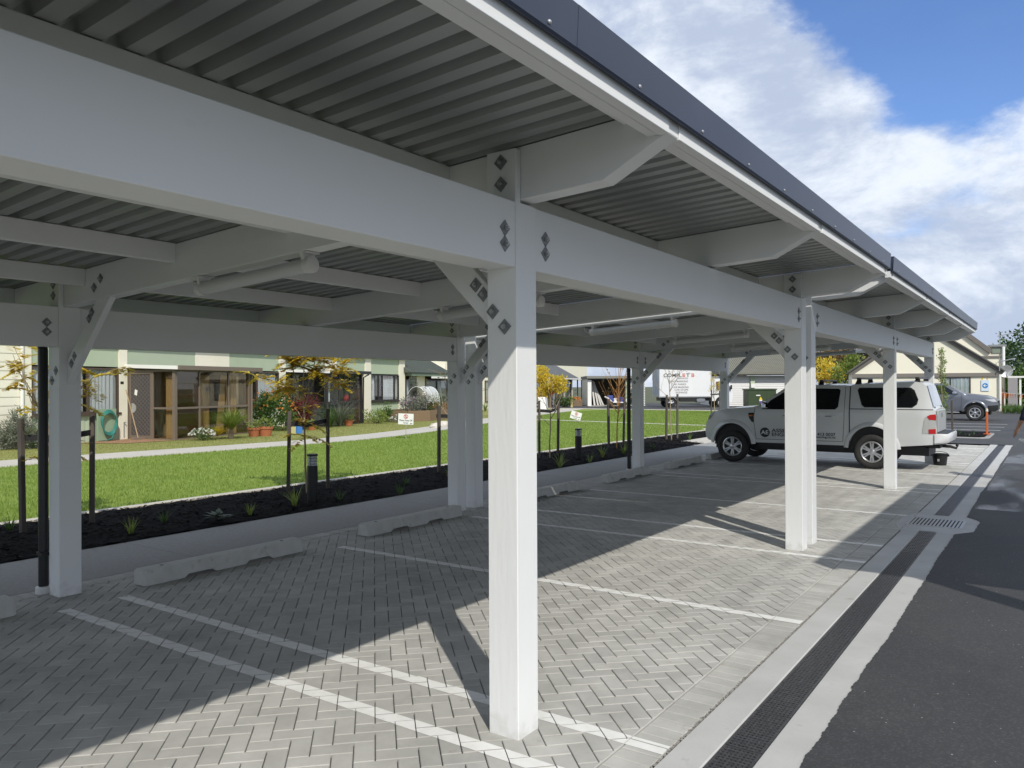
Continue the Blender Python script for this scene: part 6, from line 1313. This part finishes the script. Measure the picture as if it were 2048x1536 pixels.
# white board panel and bits beyond the lawn
wp = gnd(1087, 822); T = thing('panel_board', 'white folding panel board standing on the lawn edge near the orange worker', 'panel', (wp[0], wp[1], 0), YAW, local=True); q = 48.0/1553
part('panel', MB().add([(-10*q,0,0),(6*q,-0.1,0),(4*q,0.12,29*q),(-10.5*q,0.15,29*q),(-10*q,0.05,0),(6*q,-0.05,0),(4*q,0.17,29*q),(-10.5*q,0.2,29*q)], [(0,1,2,3),(7,6,5,4),(0,4,5,1),(1,5,6,2),(2,6,7,3),(3,7,4,0)]), white_t, T)
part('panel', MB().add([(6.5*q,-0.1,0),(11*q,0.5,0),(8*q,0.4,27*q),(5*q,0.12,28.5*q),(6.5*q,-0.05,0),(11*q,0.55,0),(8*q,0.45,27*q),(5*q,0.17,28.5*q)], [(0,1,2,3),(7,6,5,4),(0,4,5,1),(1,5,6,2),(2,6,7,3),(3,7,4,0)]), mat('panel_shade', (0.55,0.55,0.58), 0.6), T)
tpp = gnd(1150, 812); T = thing('raised_bed', 'small brown planter box with orange flowers left of the garage', 'planter', (tpp[0], tpp[1], 0), YAW, local=True)
for k in range(3): part('sleeper', MB().box(-0.45,0.55,-0.3,0.3,0.01+0.15*k,0.15+0.15*k), slp, T)
mb = MB(); cloud(mb, (0.05,0,0.55), (0.5,0.3,0.18), 160, 0.1, 0.04, 0.2); part('flowers', mb, L_or, T, kind='stuff')
T = thing('marker_post', 'thin yellow marker post left of the garage', 'post', gnd(1143.5, 815)); q_ = gnd(1143.5, 815); part('post', MB().box(q_[0]-0.05,q_[0]+0.05,q_[1]-0.05,q_[1]+0.05,0,0.82), mat('pale_yellow', (0.75,0.62,0.28), 0.6), T); part('cap', MB().box(q_[0]-0.06,q_[0]+0.06,q_[1]-0.06,q_[1]+0.06,0.821,0.85), mat('pale_yellow', (0,0,0)), T)
# line marking machine
lm = gnd(1230, 813); T = thing('line_marking_machine', 'blue and white line marking machine in front of the garage', 'machine', (lm[0], lm[1], 0), YAW, local=True)
blue = mat('machine_blue', (0.05,0.07,0.28), 0.45); q = 60/1553
part('frame', MB().tube([(-0.75,0,0.75),(-0.5,0,0.62),(-0.2,0,0.32),(0.7,0,0.30),(0.95,0,0.55)], 0.05, 6).tube([(-0.75,0.45,0.75),(-0.5,0.45,0.62),(-0.2,0.45,0.32),(0.7,0.45,0.30),(0.95,0.45,0.55)], 0.05, 6).bar((-0.75,0,0.75),(-0.75,0.45,0.75),0.05,0.05), white_t, T)
part('engine', MB().box(-0.55,-0.12,0.05,0.42,0.35,0.85), blue, T, bev=0.04); part('hopper', MB().lathe([(0,0.30),(0.2,0.32),(0.26,0.72),(0,0.74)], 14, (0.45,0.22,0)), blue, T, sm=True); part('tank', MB().lathe([(0,0.32),(0.15,0.34),(0.15,0.62),(0,0.66)], 12, (0.05,0.2,0)), white_t, T, sm=True)
for x_, y_ in ((-0.3,-0.05),(-0.3,0.5),(0.75,0.22)): part('wheel', MB().lathe([(0.05,-0.05),(0.17,-0.05),(0.2,0),(0.17,0.05),(0.05,0.05)], 14, (x_,y_,0.2), 'y'), rubber, T, sm=True)
# hillside lookout behind the gabled house
lo = at(1722, 727, 78); T = thing('lookout', 'dark roofed hillside lookout above the cream gabled house', 'lookout', (lo[0], lo[1], 0), YAW, local=True); ql = 78/1553; lz_ = lo[2]
part('deck', MB().box(-20*ql,26*ql,-1,2,lz_-0.2,lz_), dark_f, T); part('roof', MB().prism([(-22*ql,lz_+20*ql),(28*ql,lz_+20*ql),(24*ql,lz_+27*ql),(-4*ql,lz_+29*ql)], 'y', -1.3, 2.3), mat('slate', (0.09,0.10,0.11), 0.5), T)
for k in range(8): part('post', MB().box((-20+6.2*k)*ql, (-19+6.2*k)*ql, -0.9, -0.8, lz_, lz_+20*ql), dark_f, T)
for k in range(2): part('rail', MB().box(-20*ql,26*ql,-0.99,-0.93,lz_+(4+4*k)*ql,lz_+(5+4*k)*ql), dark_f, T)
for x_ in (-18, 22): part('pile', MB().box(x_*ql, (x_+2)*ql, 0, 0.3, -1, lz_-0.2), dark_f, T)
# ---- unseen canopy across the road, shape guessed: added to shadow the road and drain
T = thing('canopy', 'tall flat roofed canopy of guessed shape, added unseen beyond the right edge to cast a shadow', 'canopy', (2.1, 4.8, 0))
part('roof', MB().box(1.5, 7.0, 4.66, 11.4, 3.56, 3.74), white, T); part('roof_edge', MB().box(1.46, 1.499, 4.62, 11.44, 3.54, 3.78), navy, T)
for x_, y_ in ((2.02,4.72),(6.4,4.72),(2.02,11.1),(6.4,11.1)): part('post', MB().box(x_, x_+0.165, y_, y_+0.165, -0.1, 3.559), white, T)
# ---- people
skin = mat('skin', (0.45,0.27,0.19), 0.6); hairm = mat('hair', (0.03,0.022,0.016), 0.7); jeans = mat('denim', (0.06,0.09,0.17), 0.85, (0.09,0.13,0.22), 20, 0.8); boots = mat('boots', (0.05,0.035,0.025), 0.7); navyc = mat('navy_shirt', (0.014,0.018,0.045), 0.85); hiviz = mat('hi_vis_yellow', (0.55,0.75,0.05), 0.7)
def person(label, p, rz, J, top, legs, sc=1.0, cap=None, group=None):
    """J: joint dict in metres (figure faces -y)"""
    T = thing('person', label, 'person', p, rz, group, local=True)
    B = dict(pelvis=(0,0,0.95), waist=(0,0,1.08), chest=(0,0,1.30), neck=(0,0,1.47), head=(0,-0.01,1.60), crown=(0,0,1.70),
             ls=(0.19,0,1.40), le=(0.24,0.02,1.12), lw=(0.25,-0.06,0.87), rs=(-0.19,0,1.40), re=(-0.24,0.02,1.12), rw=(-0.25,-0.06,0.87),
             lh=(0.09,0,0.90), lk=(0.10,-0.02,0.50), la=(0.11,0.02,0.09), lt=(0.12,-0.16,0.04), rh=(-0.09,0,0.90), rk=(-0.10,-0.02,0.50), ra=(-0.11,0.02,0.09), rt=(-0.12,-0.16,0.04))
    B.update(J); rad = dict(pelvis=0.150, waist=0.135, chest=0.165, neck=0.058, head=0.100, crown=0.070, ls=0.075, le=0.048, lw=0.034, rs=0.075, re=0.048, rw=0.034, lh=0.095, lk=0.066, la=0.047, lt=0.042, rh=0.095, rk=0.066, ra=0.047, rt=0.042)
    E = [('pelvis','waist'),('waist','chest'),('chest','neck'),('neck','head'),('head','crown'),('chest','ls'),('ls','le'),('le','lw'),('chest','rs'),('rs','re'),('re','rw'),('pelvis','lh'),('lh','lk'),('lk','la'),('la','lt'),('pelvis','rh'),('rh','rk'),('rk','ra'),('ra','rt')]
    for s, w, e_ in (('l','lw','le'), ('r','rw','re')):
        W_ = np.array(B[w]); d = W_-np.array(B[e_]); d /= np.linalg.norm(d); sd = np.cross(d, (1,0,0)); sd /= np.linalg.norm(sd)+1e-9
        pm = s+'palm'; B[pm] = tuple(W_+d*0.07); rad[pm] = 0.030; E.append((w, pm))
        for k, (off, ln) in enumerate(((-0.030,0.068),(-0.010,0.078),(0.010,0.074),(0.028,0.060))):
            a_ = '%sf%da' % (s, k); b_ = '%sf%db' % (s, k); base = np.array(B[pm])+sd*off+d*0.02; B[a_] = tuple(base+d*ln*0.5); B[b_] = tuple(base+d*ln+np.array((0,-0.018,0))); rad[a_] = 0.0095; rad[b_] = 0.0085; E += [(pm, a_), (a_, b_)]
        th = s+'th'; B[th] = tuple(W_+d*0.06+sd*-0.055); rad[th] = 0.011; E.append((w, th))
    names = list(B); me = bpy.data.meshes.new('body'); me.from_pydata([[c*sc for c in B[n]] for n in names], [(names.index(a), names.index(b)) for a, b in E], [])
    o = bpy.data.objects.new('body', me); COL.objects.link(o)
    sk = o.modifiers.new('skin', 'SKIN'); sk.use_smooth_shade = True
    for i, n in enumerate(names): me.skin_vertices[0].data[i].radius = (rad[n]*sc, rad[n]*sc*(0.75 if n in ('pelvis','waist','chest') else 1)); me.skin_vertices[0].data[i].use_root = (n == 'pelvis')
    ss = o.modifiers.new('sub', 'SUBSURF'); ss.levels = 2; ss.render_levels = 2
    dg = bpy.context.evaluated_depsgraph_get(); m2 = bpy.data.meshes.new_from_object(o.evaluated_get(dg)); bpy.data.objects.remove(o)
    m2.materials.clear()
    for m_ in (skin, top, legs, boots): m2.materials.append(m_)
    V = lambda n: np.array(B[n])*sc
    segs = [('pelvis','waist',1),('waist','chest',1),('chest','neck',1),('neck','head',0),('head','crown',0),('chest','ls',1),('ls','le',1),('le','lw',0),('chest','rs',1),('rs','re',1),('re','rw',0),('lw','lpalm',0),('rw','rpalm',0),('pelvis','lh',2),('lh','lk',2),('lk','la',2),('la','lt',3),('pelvis','rh',2),('rh','rk',2),('rk','ra',2),('ra','rt',3)]
    for pl in m2.polygons:
        c = np.array(pl.center); best = (9, 0)
        for a, b, mi in segs:
            A_, B_ = V(a), V(b); ab_ = B_-A_; t = max(0, min(1, (c-A_) @ ab_/(ab_ @ ab_+1e-9))); dd = np.linalg.norm(c-A_-ab_*t)/(rad[a]*sc)
            mi2 = mi
            if (a, b) == ('chest','neck') and t > 0.8: mi2 = 0
            if dd < best[0]: best = (dd, mi2)
        pl.material_index = best[1]; pl.use_smooth = True
    bo = link('body', m2, T); ORG[bo.name] = (0,0,0)
    hd, cr = V('head'), V('crown'); ax = (cr-hd)/np.linalg.norm(cr-hd)
    def P_(lst): return [tuple(np.array(q_)/K) for q_ in lst]
    hm = MB(); cen = hd+ax*0.035*sc+np.array((0,0.015,0))*sc
    for i in range(7):
        for j in range(12):
            th_, ph = math.pi*0.5*i/6, 2*math.pi*j/12; q_ = cen+sc*0.112*np.array((math.sin(th_)*math.cos(ph)*0.92, math.sin(th_)*math.sin(ph)*1.02, math.cos(th_)*1.02)); hm.v.append(tuple(q_/K))
    hm.f = [(i*12+j, i*12+(j+1) % 12, (i+1)*12+(j+1) % 12, (i+1)*12+j) for i in range(6) for j in range(12)]; hm.m = [0]*len(hm.f); part('cap' if cap else 'hair', hm, cap or hairm, T, sm=True)
    if cap: part('cap_peak', MB().add(P_([cen+sc*np.array((-0.08,-0.09,0.0)), cen+sc*np.array((0.08,-0.09,0.0)), cen+sc*np.array((0.06,-0.19,-0.015)), cen+sc*np.array((-0.06,-0.19,-0.015)), cen+sc*np.array((-0.08,-0.09,0.012)), cen+sc*np.array((0.08,-0.09,0.012)), cen+sc*np.array((0.06,-0.19,-0.003)), cen+sc*np.array((-0.06,-0.19,-0.003))]), [(0,3,2,1),(4,5,6,7),(0,1,5,4),(1,2,6,5),(2,3,7,6),(3,0,4,7)]), cap, T)
    part('nose', MB().lathe([(0,-0.022/K),(0.010/K,-0.010/K),(0.015/K,0.006/K)], 7, tuple((hd+sc*np.array((0,-0.098,-0.005)))/K), 'y'), skin, T, sm=True)
    for s in (-1, 1):
        part('eye', MB().lathe([(0,-0.006/K),(0.011/K,0.0),(0.0,0.006/K)], 8, tuple((hd+sc*np.array((s*0.034,-0.092,0.022)))/K), 'y'), hairm, T); part('ear', MB().lathe([(0,-0.01/K),(0.026/K,0.0),(0,0.01/K)], 8, tuple((hd+sc*np.array((s*0.100,0.005,0.0)))/K), 'x'), skin, T, sm=True)
    part('mouth', MB().box((hd[0]-0.024*sc)/K,(hd[0]+0.024*sc)/K,(hd[1]-0.101*sc)/K,(hd[1]-0.094*sc)/K,(hd[2]-0.048*sc)/K,(hd[2]-0.042*sc)/K), mat('lips', (0.32,0.13,0.10), 0.6), T)
    return T
bend = dict(waist=(0,-0.06,1.08), chest=(0,-0.16,1.27), neck=(0,-0.27,1.41), head=(0,-0.35,1.50), crown=(0,-0.40,1.58), ls=(0.19,-0.2,1.36), rs=(-0.19,-0.2,1.36), le=(0.27,-0.25,1.10), lw=(0.22,-0.42,0.92), re=(-0.27,-0.25,1.10), rw=(-0.22,-0.42,0.92))
person('worker in orange hi-vis shirt and jeans standing beyond the lawn by the white panel', gnd(1102, 815), YAW+0.5, bend, orange, jeans, 1.03)
person('worker in orange hi-vis behind the orange twig sapling at the garage', gnd(1236, 811), YAW-0.4, dict(le=(0.25,-0.12,1.12), lw=(0.2,-0.34,1.0), re=(-0.25,-0.12,1.12), rw=(-0.2,-0.34,1.0)), orange, jeans, 1.03)
rpx = at(2083, 768, 12.4); person('person in navy shirt and dark cap at the right edge of the picture', (rpx[0], rpx[1], 0), YAW+2.9, dict(le=(0.27,-0.05,1.14), lw=(0.30,-0.22,0.92), re=(-0.29,-0.02,1.15), rw=(-0.33,-0.16,0.93)), navyc, mat('dark_trousers', (0.02,0.02,0.025), 0.85), 1.04, cap=mat('dark_cap', (0.012,0.012,0.015), 0.8))
person('worker in yellow hi-vis on the hillside lookout', (lo[0], lo[1], lo[2]/1.0), YAW+0.3, {}, hiviz, mat('dark_trousers', (0,0,0)), 0.95)
